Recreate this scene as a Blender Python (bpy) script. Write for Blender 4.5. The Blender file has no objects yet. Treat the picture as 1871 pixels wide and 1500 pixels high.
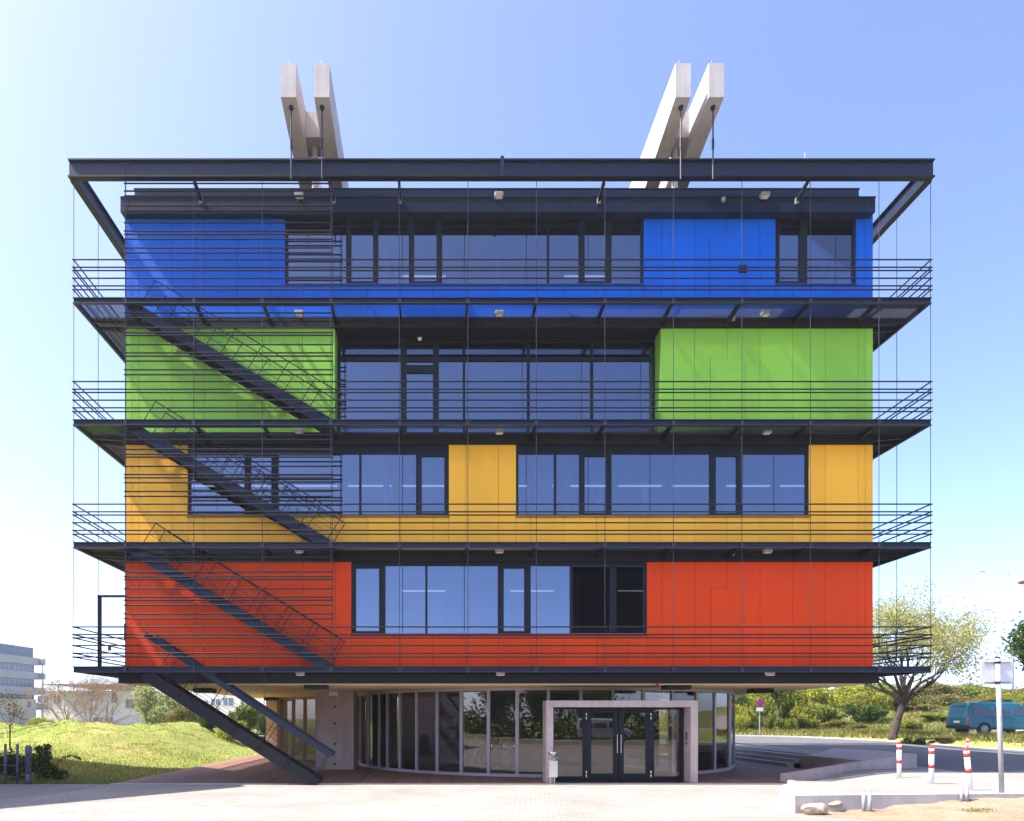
import bpy, math, random
import numpy as np
from mathutils import Vector, Matrix

random.seed(7)
rng = np.random.default_rng(11)
S = bpy.context.scene
COL = S.collection
R = math.radians

# ------------------------------------------------------------------ camera
EYE = 2.0
F = 1282.0 / 1871.0
cam_d = bpy.data.cameras.new("camera")
cam = bpy.data.objects.new("camera", cam_d)
COL.objects.link(cam)
cam.location = (0, 0, EYE)
cam.rotation_euler = (R(90), 0, 0)
cam_d.sensor_width = 36.0
cam_d.sensor_fit = 'HORIZONTAL'
cam_d.lens = 36.0 * F
cam_d.shift_x = (935.5 - 789.0) / 1871.0
cam_d.shift_y = (1312.0 - 750.0) / 1871.0
cam_d.clip_start = 0.1
cam_d.clip_end = 4000
S.camera = cam

# ------------------------------------------------------------------ light
LDIR = Vector((1.0, 0.16, -1.46)).normalized()
W = bpy.data.worlds.new("World")
S.world = W
W.use_nodes = True
wn = W.node_tree
wn.nodes.clear()
sky = wn.nodes.new("ShaderNodeTexSky")
sky.sky_type = 'NISHITA'
sky.sun_disc = False
sky.sun_elevation = math.asin(-LDIR.z)
sky.sun_rotation = math.atan2(-LDIR.x, -LDIR.y)
sky.air_density = 0.4
sky.dust_density = 1.5
sky.ozone_density = 3.0
bg = wn.nodes.new("ShaderNodeBackground")
bg.inputs["Strength"].default_value = 0.15
wo = wn.nodes.new("ShaderNodeOutputWorld")
tint = wn.nodes.new("ShaderNodeMix"); tint.data_type = 'RGBA'; tint.blend_type = 'MULTIPLY'
tint.inputs[0].default_value = 1.0
tint.inputs[7].default_value = (1.04, 0.99, 0.99, 1)
wn.links.new(sky.outputs[0], tint.inputs[6])
wn.links.new(tint.outputs[2], bg.inputs[0])
wn.links.new(bg.outputs[0], wo.inputs[0])
sl = bpy.data.lights.new("sun", 'SUN')
sl.energy = 2.9
sl.angle = R(0.5)
sl.color = (1.0, 0.95, 0.87)
so = bpy.data.objects.new("sun", sl)
COL.objects.link(so)
so.location = (-40, -10, 60)
so.rotation_euler = LDIR.to_track_quat('-Z', 'Y').to_euler()
S.view_settings.view_transform = 'Standard'
S.view_settings.look = 'None'
S.view_settings.gamma = 1.0
S.view_settings.exposure = 2.24
S.view_settings.use_curve_mapping = False
S.cycles.max_bounces = 10
S.cycles.transparent_max_bounces = 24
S.cycles.diffuse_bounces = 4
S.cycles.glossy_bounces = 5
S.cycles.caustics_reflective = False
S.cycles.caustics_refractive = False
S.cycles.sample_clamp_indirect = 8.0

# ------------------------------------------------------------------ pixel helpers (photo pixels -> metres at a depth)
FX = 1282.0
def X(px, d): return (px - 789.0) * d / FX
def Z(py, d): return EYE + (1312.0 - py) * d / FX
def G(px, py, z=0.0):
    d = (EYE - z) * FX / (py - 1312.0)
    return Vector((X(px, d), d, z))
D1, D2 = 20.7, 21.77            # balcony edge, facade

# ------------------------------------------------------------------ materials
MATS = {}
def new_mat(name):
    m = bpy.data.materials.new(name)
    m.use_nodes = True
    nt = m.node_tree
    b = nt.nodes["Principled BSDF"]
    return m, nt, b
def N(nt, t, **kw):
    n = nt.nodes.new(t)
    for k, v in kw.items(): setattr(n, k, v)
    return n
def mixrgb(nt, fac, a, b, mode='MIX'):
    n = nt.nodes.new("ShaderNodeMix"); n.data_type = 'RGBA'; n.blend_type = mode
    for sock, v in ((n.inputs[0], fac), (n.inputs[6], a), (n.inputs[7], b)):
        if hasattr(v, "is_linked") or hasattr(v, "links"): nt.links.new(v, sock)
        elif isinstance(v, (int, float)): sock.default_value = v
        else: sock.default_value = (*v[:3], 1)
    return n.outputs[2]
def ramp(nt, src, stops):
    n = nt.nodes.new("ShaderNodeValToRGB")
    e = n.color_ramp.elements
    while len(e) < len(stops): e.new(0.5)
    for i, (p, c) in enumerate(stops):
        e[i].position = p
        e[i].color = (c, c, c, 1) if isinstance(c, (int, float)) else (*c[:3], 1)
    nt.links.new(src, n.inputs[0])
    return n.outputs[0]
def noise(nt, scale, detail=4, rough=0.6, vec=None, dist=0.0):
    n = nt.nodes.new("ShaderNodeTexNoise")
    n.inputs["Scale"].default_value = scale
    n.inputs["Detail"].default_value = detail
    n.inputs["Roughness"].default_value = rough
    n.inputs["Distortion"].default_value = dist
    if vec is not None: nt.links.new(vec, n.inputs["Vector"])
    return n.outputs[0]
def position(nt):
    return nt.nodes.new("ShaderNodeNewGeometry").outputs["Position"]
def mapping(nt, vec, scale=(1, 1, 1), rot=(0, 0, 0)):
    n = nt.nodes.new("ShaderNodeMapping")
    n.inputs["Scale"].default_value = scale
    n.inputs["Rotation"].default_value = rot
    nt.links.new(vec, n.inputs["Vector"])
    return n.outputs[0]
def bump(nt, b, h, strength=0.2, dist=0.02):
    n = nt.nodes.new("ShaderNodeBump")
    n.inputs["Strength"].default_value = strength
    n.inputs["Distance"].default_value = dist
    nt.links.new(h, n.inputs["Height"])
    nt.links.new(n.outputs[0], b.inputs["Normal"])
def val(nt, op, a, b=0.0):
    n = nt.nodes.new("ShaderNodeMath"); n.operation = op
    for s, v in ((n.inputs[0], a), (n.inputs[1], b)):
        if isinstance(v, (int, float)): s.default_value = v
        else: nt.links.new(v, s)
    return n.outputs[0]

def simple(name, col, rough=0.5, metal=0.0, var=0.12, scale=3.0, spec=0.5, bumps=0.0, rnd=0.0, bscale=40):
    if name in MATS: return MATS[name]
    m, nt, b = new_mat(name)
    p = position(nt)
    nz = noise(nt, scale, 5, 0.65, p)
    lo = tuple(c * (1 - var) for c in col); hi = tuple(min(1, c * (1 + var)) for c in col)
    f = ramp(nt, nz, [(0.3, 0.0), (0.7, 1.0)])
    c = mixrgb(nt, f, lo, hi)
    if rnd:
        oi = nt.nodes.new("ShaderNodeObjectInfo").outputs["Random"]
        k = val(nt, 'ADD', val(nt, 'MULTIPLY', oi, 2 * rnd), 1 - rnd)
        c2 = nt.nodes.new("ShaderNodeVectorMath"); c2.operation = 'SCALE'
        nt.links.new(c, c2.inputs[0]); nt.links.new(k, c2.inputs["Scale"])
        c = c2.outputs[0]
    nt.links.new(c, b.inputs["Base Color"])
    b.inputs["Roughness"].default_value = rough
    b.inputs["Metallic"].default_value = metal
    b.inputs["Specular IOR Level"].default_value = spec
    if bumps: bump(nt, b, noise(nt, bscale, 4, 0.7, p), bumps, 0.01)
    MATS[name] = m
    return m

def panel_mat(name, col):
    m, nt, b = new_mat(name)
    p = position(nt)
    oi = nt.nodes.new("ShaderNodeObjectInfo").outputs["Random"]
    k = val(nt, 'ADD', val(nt, 'MULTIPLY', oi, 0.10), 0.945)
    nz = ramp(nt, noise(nt, 0.9, 5, 0.7, mapping(nt, p, (1, 1, 0.35))), [(0.3, 0.92), (0.7, 1.03)])
    c = mixrgb(nt, 1.0, col, nz, 'MULTIPLY')
    c2 = nt.nodes.new("ShaderNodeVectorMath"); c2.operation = 'SCALE'
    nt.links.new(c, c2.inputs[0]); nt.links.new(k, c2.inputs["Scale"])
    nt.links.new(c2.outputs[0], b.inputs["Base Color"])
    b.inputs["Roughness"].default_value = 0.42
    b.inputs["Specular IOR Level"].default_value = 0.14
    w = nt.nodes.new("ShaderNodeTexWave"); w.bands_direction = 'Z'
    w.inputs["Scale"].default_value = 9.0; w.inputs["Distortion"].default_value = 0.15
    nt.links.new(p, w.inputs["Vector"])
    bump(nt, b, w.outputs[1], 0.03, 0.003)
    return m

def glass_mat(name, tint=(0.55, 0.62, 0.70), base=0.30, gloss=(0.85, 0.90, 1.0)):
    m = bpy.data.materials.new(name); m.use_nodes = True
    nt = m.node_tree; nt.nodes.clear()
    o = nt.nodes.new("ShaderNodeOutputMaterial")
    mix = nt.nodes.new("ShaderNodeMixShader")
    g = nt.nodes.new("ShaderNodeBsdfGlossy"); g.inputs["Roughness"].default_value = 0.004
    g.inputs["Color"].default_value = (*gloss, 1)
    t = nt.nodes.new("ShaderNodeBsdfTransparent"); t.inputs["Color"].default_value = (*tint, 1)
    fr = nt.nodes.new("ShaderNodeFresnel"); fr.inputs[0].default_value = 1.52
    f = val(nt, 'ADD', fr.outputs[0], base)
    f = val(nt, 'MINIMUM', f, 1.0)
    nz = noise(nt, 0.35, 1, 0.4, position(nt))
    bp = nt.nodes.new("ShaderNodeBump"); bp.inputs["Strength"].default_value = 0.03; bp.inputs["Distance"].default_value = 0.03
    nt.links.new(nz, bp.inputs["Height"]); nt.links.new(bp.outputs[0], g.inputs["Normal"])
    nt.links.new(f, mix.inputs[0]); nt.links.new(t.outputs[0], mix.inputs[1]); nt.links.new(g.outputs[0], mix.inputs[2])
    nt.links.new(mix.outputs[0], o.inputs[0])
    return m

def leaf_mat(name, cols, transl=0.35, hue=0.0):
    """cols: three colours spread over the leaves by random-per-island"""
    m = bpy.data.materials.new(name); m.use_nodes = True
    nt = m.node_tree; nt.nodes.clear()
    o = nt.nodes.new("ShaderNodeOutputMaterial")
    geo = nt.nodes.new("ShaderNodeNewGeometry")
    c = ramp(nt, geo.outputs["Random Per Island"], [(0.0, cols[0]), (0.5, cols[1]), (1.0, cols[2])])
    oi = nt.nodes.new("ShaderNodeObjectInfo").outputs["Random"]
    k = val(nt, 'ADD', val(nt, 'MULTIPLY', oi, 0.35), 0.83)
    c2 = nt.nodes.new("ShaderNodeVectorMath"); c2.operation = 'SCALE'
    nt.links.new(c, c2.inputs[0]); nt.links.new(k, c2.inputs["Scale"])
    d = nt.nodes.new("ShaderNodeBsdfDiffuse"); nt.links.new(c2.outputs[0], d.inputs[0])
    t = nt.nodes.new("ShaderNodeBsdfTranslucent"); nt.links.new(c2.outputs[0], t.inputs[0])
    mx = nt.nodes.new("ShaderNodeMixShader"); mx.inputs[0].default_value = transl
    nt.links.new(d.outputs[0], mx.inputs[1]); nt.links.new(t.outputs[0], mx.inputs[2])
    nt.links.new(mx.outputs[0], o.inputs[0])
    return m

M_BLUE = panel_mat("blue_panel", (0.005, 0.115, 0.60))
M_GREEN = panel_mat("green_panel", (0.26, 0.54, 0.065))
M_YELLOW = panel_mat("yellow_panel", (0.96, 0.475, 0.040))
M_RED = panel_mat("red_panel", (0.76, 0.060, 0.005))
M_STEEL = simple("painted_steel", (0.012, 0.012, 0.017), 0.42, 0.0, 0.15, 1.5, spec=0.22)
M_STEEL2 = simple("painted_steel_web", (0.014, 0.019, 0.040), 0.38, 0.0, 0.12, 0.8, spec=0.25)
M_SLAB = simple("slab_edge", (0.018, 0.017, 0.020), 0.55, 0.0, 0.2, 1.2, spec=0.12)
M_FASCIA = simple("roof_fascia", (0.013, 0.020, 0.046), 0.35, 0.0, 0.12, 0.7, spec=0.25)
M_FRAME = simple("window_metal", (0.010, 0.012, 0.018), 0.4, 0.0, 0.15, 2, spec=0.2)
M_GRATE = simple("galvanised_grating", (0.028, 0.032, 0.05), 0.5, 0.2, 0.2, 4)
M_ALU = simple("pale_mullion", (0.40, 0.36, 0.38), 0.5, 0.1, 0.08, 1)
M_CABLE = simple("steel_cable", (0.045, 0.045, 0.058), 0.4, 0.3, 0.1, 4, spec=0.3)
M_GALV = simple("galvanised_steel", (0.30, 0.31, 0.34), 0.55, 0.15, 0.15, 8)
M_CHROME = simple("brushed_steel", (0.65, 0.63, 0.6), 0.25, 0.9, 0.08, 12)
M_WHITE = simple("white_paint", (0.78, 0.78, 0.76), 0.5, 0.0, 0.06, 6)
M_REDP = simple("red_paint", (0.60, 0.03, 0.03), 0.45, 0.0, 0.1, 6)
M_ROOM = simple("room_wall", (0.36, 0.37, 0.40), 0.8, 0.0, 0.05, 1)
M_ROOMW = simple("room_white", (0.78, 0.78, 0.80), 0.8, 0.0, 0.03, 1)
M_CEIL = simple("room_ceiling", (0.42, 0.43, 0.46), 0.8, 0.0, 0.05, 1)
M_RFLOOR = simple("room_floor", (0.10, 0.10, 0.12), 0.6, 0.0, 0.1, 2)
M_DARK = simple("dark_void", (0.03, 0.028, 0.03), 0.7, 0.0, 0.2, 1)
M_SOFFIT = simple("soffit_boards", (0.80, 0.60, 0.38), 0.6, 0.0, 0.1, 1.1)
M_BARK = simple("bark", (0.10, 0.075, 0.055), 0.9, 0, 0.35, 8, bumps=0.5, bscale=25)
M_BARKD = simple("dark_bark", (0.050, 0.036, 0.028), 0.9, 0, 0.35, 8, bumps=0.5, bscale=25)
M_BARKP = simple("pale_twigs", (0.26, 0.17, 0.12), 0.9, 0, 0.25, 8)
M_RUBBER = simple("rubber", (0.012, 0.012, 0.013), 0.8, 0, 0.2, 8)
M_TEAL = simple("teal_car_paint", (0.004, 0.105, 0.155), 0.28, 0.1, 0.05, 3)
M_SILVER = simple("silver_car_paint", (0.5, 0.5, 0.52), 0.3, 0.5, 0.05, 3)
M_CARGLASS = simple("dark_car_glass", (0.03, 0.04, 0.05), 0.06, 0, 0.1, 1, spec=1.0)
M_TAIL = simple("tail_lamp_red", (0.45, 0.01, 0.01), 0.2, 0, 0.1, 4)
M_PLATE = simple("number_plate_white", (0.75, 0.75, 0.72), 0.5, 0, 0.05, 4)
M_GLASS = glass_mat("coated_window_glass", (0.55, 0.60, 0.70), 0.15, (0.60, 0.69, 0.88))
M_GLASSG = glass_mat("clear_shopfront_glass", (0.74, 0.72, 0.72), 0.035, (0.95, 0.92, 0.92))

def concrete(name, col, streak=0.2, joints=False, sc=1.0):
    m, nt, b = new_mat(name)
    p = position(nt)
    n1 = ramp(nt, noise(nt, 1.1 * sc, 6, 0.7, p), [(0.3, 1 - streak), (0.72, 1 + streak * 0.5)])
    n2 = ramp(nt, noise(nt, 2.0 * sc, 4, 0.6, mapping(nt, p, (3, 3, 0.25))), [(0.35, 1 - streak * 0.6), (0.65, 1.04)])
    c = mixrgb(nt, 1.0, mixrgb(nt, 1.0, col, n1, 'MULTIPLY'), n2, 'MULTIPLY')
    sp = ramp(nt, noise(nt, 60 * sc, 2, 0.5, p), [(0.30, 0.82), (0.42, 1.0)])
    c = mixrgb(nt, 1.0, c, sp, 'MULTIPLY')
    nt.links.new(c, b.inputs["Base Color"])
    b.inputs["Roughness"].default_value = 0.85
    b.inputs["Specular IOR Level"].default_value = 0.2
    bump(nt, b, noise(nt, 30 * sc, 5, 0.7, p), 0.25, 0.006)
    return m
M_CONC = concrete("fair_faced_concrete", (0.52, 0.41, 0.37))
M_CONCR = concrete("roof_beam_concrete", (0.50, 0.45, 0.44), 0.16)
M_CONCL = concrete("pale_concrete", (0.44, 0.42, 0.42), 0.14)

def paver_mat():
    m, nt, b = new_mat("paver_blocks")
    p = position(nt)
    br = nt.nodes.new("ShaderNodeTexBrick")
    br.inputs["Scale"].default_value = 1.0
    br.inputs["Brick Width"].default_value = 0.24; br.inputs["Row Height"].default_value = 0.16
    br.inputs["Mortar Size"].default_value = 0.007; br.inputs["Mortar Smooth"].default_value = 0.3
    br.inputs["Color1"].default_value = (0.275, 0.258, 0.238, 1)
    br.inputs["Color2"].default_value = (0.245, 0.232, 0.215, 1)
    br.inputs["Mortar"].default_value = (0.165, 0.154, 0.142, 1)
    nt.links.new(mapping(nt, p, (1, 1, 1), (0, 0, R(8))), br.inputs["Vector"])
    big = ramp(nt, noise(nt, 0.45, 6, 0.7, p), [(0.3, 0.80), (0.7, 1.10)])
    st = ramp(nt, noise(nt, 5, 5, 0.75, p), [(0.25, 0.86), (0.5, 1.0)])
    c = mixrgb(nt, 1.0, mixrgb(nt, 1.0, br.outputs[0], big, 'MULTIPLY'), st, 'MULTIPLY')
    nt.links.new(c, b.inputs["Base Color"])
    b.inputs["Roughness"].default_value = 0.9
    b.inputs["Specular IOR Level"].default_value = 0.15
    inv = val(nt, 'SUBTRACT', 1.0, br.outputs[1])
    bump(nt, b, inv, 0.35, 0.006)
    return m
M_PAVER = paver_mat()

def ground_mat(name, stops, sc=1.0, rough=0.95, bstr=0.5, bsc=20, bdist=0.02):
    m, nt, b = new_mat(name)
    p = position(nt)
    n = noise(nt, 0.5 * sc, 8, 0.75, p, 0.4)
    n2 = noise(nt, 7 * sc, 5, 0.75, p)
    f = val(nt, 'ADD', val(nt, 'MULTIPLY', n, 0.62), val(nt, 'MULTIPLY', n2, 0.38))
    c = ramp(nt, f, stops)
    nt.links.new(c, b.inputs["Base Color"])
    b.inputs["Roughness"].default_value = rough
    b.inputs["Specular IOR Level"].default_value = 0.1
    bump(nt, b, noise(nt, bsc, 6, 0.75, p), bstr, bdist)
    return m
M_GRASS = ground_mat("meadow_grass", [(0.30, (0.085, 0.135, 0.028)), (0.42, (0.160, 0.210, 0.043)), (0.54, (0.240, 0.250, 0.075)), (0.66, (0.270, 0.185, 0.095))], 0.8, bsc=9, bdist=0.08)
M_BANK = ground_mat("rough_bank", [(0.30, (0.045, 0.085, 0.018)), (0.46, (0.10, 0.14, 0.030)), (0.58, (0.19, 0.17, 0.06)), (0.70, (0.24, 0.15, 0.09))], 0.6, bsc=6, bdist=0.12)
M_SAND = ground_mat("building_sand", [(0.30, (0.13, 0.090, 0.060)), (0.5, (0.245, 0.185, 0.130)), (0.7, (0.33, 0.265, 0.195))], 1.6, bsc=14, bdist=0.05)
M_ASPH = ground_mat("asphalt", [(0.3, (0.085, 0.086, 0.094)), (0.6, (0.125, 0.125, 0.132))], 1.0, 0.85, 0.3, 90, 0.006)
M_ASPHL = ground_mat("worn_asphalt", [(0.3, (0.16, 0.155, 0.155)), (0.6, (0.23, 0.22, 0.21))], 1.0, 0.9, 0.3, 90, 0.006)
M_STONE = ground_mat("sandstone_rock", [(0.3, (0.30, 0.22, 0.15)), (0.6, (0.52, 0.43, 0.33))], 3.0, 0.9, 0.6, 18, 0.03)

def plank_mat():
    m, nt, b = new_mat("terrace_plank_wood")
    tc = nt.nodes.new("ShaderNodeTexCoord").outputs["Object"]
    oi = nt.nodes.new("ShaderNodeObjectInfo").outputs["Random"]
    n = noise(nt, 3, 6, 0.7, mapping(nt, tc, (14, 0.6, 4)))
    c = ramp(nt, n, [(0.3, (0.13, 0.060, 0.036)), (0.7, (0.25, 0.125, 0.075))])
    k = val(nt, 'ADD', val(nt, 'MULTIPLY', oi, 0.4), 0.8)
    c2 = nt.nodes.new("ShaderNodeVectorMath"); c2.operation = 'SCALE'
    nt.links.new(c, c2.inputs[0]); nt.links.new(k, c2.inputs["Scale"])
    nt.links.new(c2.outputs[0], b.inputs["Base Color"])
    b.inputs["Roughness"].default_value = 0.75
    return m
M_PLANK = plank_mat()

def emit_mat(name, col, s):
    m, nt, b = new_mat(name)
    b.inputs["Base Color"].default_value = (*col, 1)
    b.inputs["Emission Color"].default_value = (*col, 1)
    b.inputs["Emission Strength"].default_value = s
    return m
M_TUBE = emit_mat("fluorescent_tube", (0.9, 0.95, 1.0), 0.22)

# ------------------------------------------------------------------ mesh builder
class MB:
    def __init__(s): s.v = []; s.f = []
    def add(s, vs, fs):
        k = len(s.v); s.v += [tuple(v) for v in vs]; s.f += [tuple(i + k for i in f) for f in fs]; return s
    def box(s, x0, x1, y0, y1, z0, z1):
        if x0 > x1: x0, x1 = x1, x0
        if y0 > y1: y0, y1 = y1, y0
        if z0 > z1: z0, z1 = z1, z0
        return s.add([(x0, y0, z0), (x1, y0, z0), (x1, y1, z0), (x0, y1, z0), (x0, y0, z1), (x1, y0, z1), (x1, y1, z1), (x0, y1, z1)],
              [(0, 3, 2, 1), (4, 5, 6, 7), (0, 1, 5, 4), (1, 2, 6, 5), (2, 3, 7, 6), (3, 0, 4, 7)])
    def bevbox(s, x0, x1, y0, y1, z0, z1, b):
        """box with chamfered vertical and top edges"""
        def ring(i, z): return [(x0 + i, y0 + b, z), (x0 + b, y0 + i, z), (x1 - b, y0 + i, z), (x1 - i, y0 + b, z), (x1 - i, y1 - b, z), (x1 - b, y1 - i, z), (x0 + b, y1 - i, z), (x0 + i, y1 - b, z)]
        return s.loft([ring(b * .7, z0), ring(0, z0 + b), ring(0, z1 - b), ring(b * .7, z1)])
    def loft(s, rings, cap=True, closed=True):
        k = len(s.v); n = len(rings[0])
        for r in rings: s.v += [tuple(p) for p in r]
        for i in range(len(rings) - 1):
            for j in range(n if closed else n - 1):
                a = k + i * n + j; b = k + i * n + (j + 1) % n
                s.f.append((a, b, b + n, a + n))
        if cap:
            s.f.append(tuple(k + j for j in reversed(range(n))))
            s.f.append(tuple(k + (len(rings) - 1) * n + j for j in range(n)))
        return s
    def tube(s, pts, r, n=6, cap=True):
        pts = [Vector(p) for p in pts]
        rs = r if isinstance(r, (list, tuple)) else [r] * len(pts)
        rings = []
        for i, p in enumerate(pts):
            t = (pts[min(i + 1, len(pts) - 1)] - pts[max(i - 1, 0)]).normalized()
            a = Vector((0, 0, 1)) if abs(t.z) < 0.9 else Vector((1, 0, 0))
            u = t.cross(a).normalized(); w = t.cross(u)
            rings.append([p + (u * math.cos(q) + w * math.sin(q)) * rs[i] for q in (2 * math.pi * (j + .5) / n for j in range(n))])
        return s.loft(rings, cap)
    def bar(s, p, q, w, h, up=(0, 0, 1)):
        """rectangular bar from p to q; w across, h along up"""
        p = Vector(p); q = Vector(q); t = (q - p).normalized(); up = Vector(up)
        u = t.cross(up).normalized() * (w / 2); v = u.cross(t).normalized() * (h / 2)
        return s.loft([[c - u - v, c + u - v, c + u + v, c - u + v] for c in (p, q)])
    def prism(s, poly, z0, z1):
        n = len(poly)
        a = sum(poly[i][0] * poly[(i + 1) % n][1] - poly[(i + 1) % n][0] * poly[i][1] for i in range(n))
        if a < 0: poly = poly[::-1]
        k = len(s.v)
        s.v += [(p[0], p[1], z0) for p in poly] + [(p[0], p[1], z1) for p in poly]
        s.f.append(tuple(k + i for i in reversed(range(n)))); s.f.append(tuple(k + n + i for i in range(n)))
        for i in range(n):
            j = (i + 1) % n; s.f.append((k + i, k + j, k + n + j, k + n + i))
        return s
    def extrude(s, prof, axis, a, b):
        """prof: list of 2-D points; axis 'x': (y,z) extruded along x; axis 'y': (x,z) extruded along y"""
        if axis == 'x': rings = [[(t, p[0], p[1]) for p in prof] for t in (a, b)]
        else: rings = [[(p[0], t, p[1]) for p in prof] for t in (a, b)]
        return s.loft(rings)
    def disc(s, c, r0, r1, h0, h1, n=16, axis='z'):
        rings = []
        for r, h in ((r0, h0), (r1, h1)):
            ring = []
            for j in range(n):
                q = 2 * math.pi * j / n; a, b = r * math.cos(q), r * math.sin(q)
                if axis == 'z': ring.append((c[0] + a, c[1] + b, c[2] + h))
                elif axis == 'y': ring.append((c[0] + a, c[1] + h, c[2] + b))
                else: ring.append((c[0] + h, c[1] + a, c[2] + b))
            rings.append(ring)
        return s.loft(rings)
    def sheet(s, pts):
        k = len(s.v); s.v += [tuple(p) for p in pts]; s.f.append(tuple(range(k, k + len(pts)))); return s
    def data(s, name, mat, smooth=False):
        me = bpy.data.meshes.new(name)
        me.from_pydata(s.v, [], s.f)
        me.materials.append(mat)
        me.validate()
        import bmesh
        if len(s.f) < 60000:
            bm = bmesh.new(); bm.from_mesh(me)
            bmesh.ops.recalc_face_normals(bm, faces=bm.faces)
            bm.to_mesh(me); bm.free()
        if smooth: me.polygons.foreach_set("use_smooth", [True] * len(me.polygons))
        return me
    def build(s, name, mat, parent=None, smooth=False):
        return link(name, s.data(name, mat, smooth), parent)

def root_of(p):
    while p.parent is not None: p = p.parent
    return p
def link(name, data, parent=None, world=True):
    o = bpy.data.objects.new(name, data)
    COL.objects.link(o)
    if parent is not None:
        o.parent = parent
        if world: o.matrix_parent_inverse = Matrix.Translation(-wloc(parent))
    return o
def wloc(o):
    v = Vector((0, 0, 0))
    if o.parent is None: return Vector(o.location)
    return wloc(o.parent) + (o.matrix_parent_inverse @ Vector(o.location))
def thing(name, label, cat, loc=(0, 0, 0), group=None):
    o = bpy.data.objects.new(name, None)
    COL.objects.link(o)
    o.location = loc
    o.empty_display_size = 0.3
    o["label"] = label; o["category"] = cat
    if group: o["group"] = group
    return o
def tag(o, label, cat, group=None):
    o["label"] = label; o["category"] = cat
    if group: o["group"] = group
    return o
def struct(name, mb, mat, smooth=False):
    o = mb.build(name, mat, None, smooth); o["kind"] = "structure"; return o
def copy_tree(o, loc, rotz=None, scale=None, label=None, name=None):
    def rec(a, par):
        c = a.copy(); COL.objects.link(c); c.parent = par
        for ch in list(a.children): rec(ch, c)
        return c
    c = rec(o, None)
    c.location = loc
    if rotz is not None: c.rotation_euler = (0, 0, rotz)
    if scale is not None: c.scale = (scale,) * 3 if isinstance(scale, (int, float)) else scale
    if label: c["label"] = label
    return c

# ================================================================== GROUND
# ---- terrain sheet
def smooth(t): t = np.clip(t, 0, 1); return t * t * (3 - 2 * t)
FAR_EDGE = [(-40, 52), (-5, 50.2), (8, 49.7), (16, 48.5), (20.4, 46.8), (24.2, 45), (27, 41.3), (28.4, 33.2), (32, 28.2), (60, 25.2), (140, 22)]
NEAR_EDGE = [(-40, 48), (-5, 46), (8, 44.5), (15, 43), (17.9, 39), (17.9, 36), (17.6, 31.5), (16.9, 24.4), (16.0, 21.3), (17.5, 20.75), (30, 20), (60, 18.6), (140, 16)]
def zroad(y):
    y = np.asarray(y, float)
    return 0.345 + np.clip((y - 21) * 0.0065, -.01, 0.0975) + np.clip((y - 36) * 0.033, 0, .37)
def beyond(x, y):
    """signed distance past the road's far kerb (positive = up the bank)"""
    x = np.asarray(x, float); y = np.asarray(y, float)
    best = np.full(x.shape, 1e9); sgn = np.ones(x.shape)
    for (ax, ay), (bx, by) in zip(FAR_EDGE[:-1], FAR_EDGE[1:]):
        dx, dy = bx - ax, by - ay
        t = np.clip(((x - ax) * dx + (y - ay) * dy) / (dx * dx + dy * dy), 0, 1)
        d = np.hypot(x - ax - t * dx, y - ay - t * dy)
        cr = dx * (y - ay) - dy * (x - ax)
        upd = d < best
        best = np.where(upd, d, best); sgn = np.where(upd, np.sign(cr), sgn)
    return best * sgn
def hterr(x, y):
    x = np.asarray(x, float); y = np.asarray(y, float)
    left = 1.5 * smooth((y - 22.5) / 17) * smooth((-9.9 - x) / 7) * (1 - smooth((y - 48) / 35))
    left = left + 0.35 * smooth((y - 25) / 8) * smooth((-11 - x) / 4) * np.exp(-((x + 16.5) / 3.5) ** 2 - ((y - 36) / 5) ** 2)
    left = left * (1 + 0.10 * np.sin(x * 0.9 + y * 0.35) + 0.07 * np.sin(x * 2.3 - y * 1.1) + 0.05 * np.sin(x * 3.7 + 1.9 * np.sin(y * .8)) + 0.04 * np.sin(y * 2.9 + 1.3 * np.sin(x * 1.4)))
    s = beyond(x, y)
    rt = smooth((x + 2) / 12)
    bank = (0.83 + 0.22 * smooth(s / 3) + 1.9 * smooth((s - 8) / 16) + 0.8 * smooth((s - 26) / 25)) * smooth((s + 0.05) / 0.3)
    bank = bank * (1 - 0.5 * smooth((s - 70) / 80))
    bank = bank * (1 + 0.05 * np.sin(x * 0.7) * smooth((s - 6) / 6) + 0.04 * np.sin(y * 0.9 + x * 0.3) * smooth((s - 6) / 6))
    h = left + bank * rt
    return h - 0.06
xs = np.concatenate([np.linspace(-1500, -120, 16), np.linspace(-110, -42, 24), np.linspace(-40, 75, 176), np.linspace(80, 160, 20), np.linspace(180, 1500, 14)])
ys = np.concatenate([np.linspace(-1200, -60, 12), np.linspace(-50, 12, 12), np.linspace(14, 80, 133), np.linspace(84, 180, 30), np.linspace(200, 2200, 16)])
gx, gy = np.meshgrid(xs, ys)
gz = hterr(gx, gy)
nx, ny = len(xs), len(ys)
tv = np.stack([gx, gy, gz], -1).reshape(-1, 3)
idx = np.arange(nx * ny).reshape(ny, nx)
tf = np.stack([idx[:-1, :-1], idx[:-1, 1:], idx[1:, 1:], idx[1:, :-1]], -1).reshape(-1, 4)
def np_mesh(name, v, f, mat, smooth_=False):
    me = bpy.data.meshes.new(name)
    n = f.shape[1]
    me.vertices.add(len(v)); me.vertices.foreach_set("co", np.ascontiguousarray(v, dtype=np.float32).ravel())
    me.loops.add(f.size); me.loops.foreach_set("vertex_index", np.ascontiguousarray(f, dtype=np.int32).ravel())
    me.polygons.add(len(f)); me.polygons.foreach_set("loop_start", np.arange(0, f.size, n, dtype=np.int32))
    me.update(calc_edges=True)
    me.materials.append(mat)
    if smooth_: me.polygons.foreach_set("use_smooth", np.ones(len(f), bool))
    return me
terr = np_mesh("ground", tv, tf, M_GRASS, True)
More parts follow.
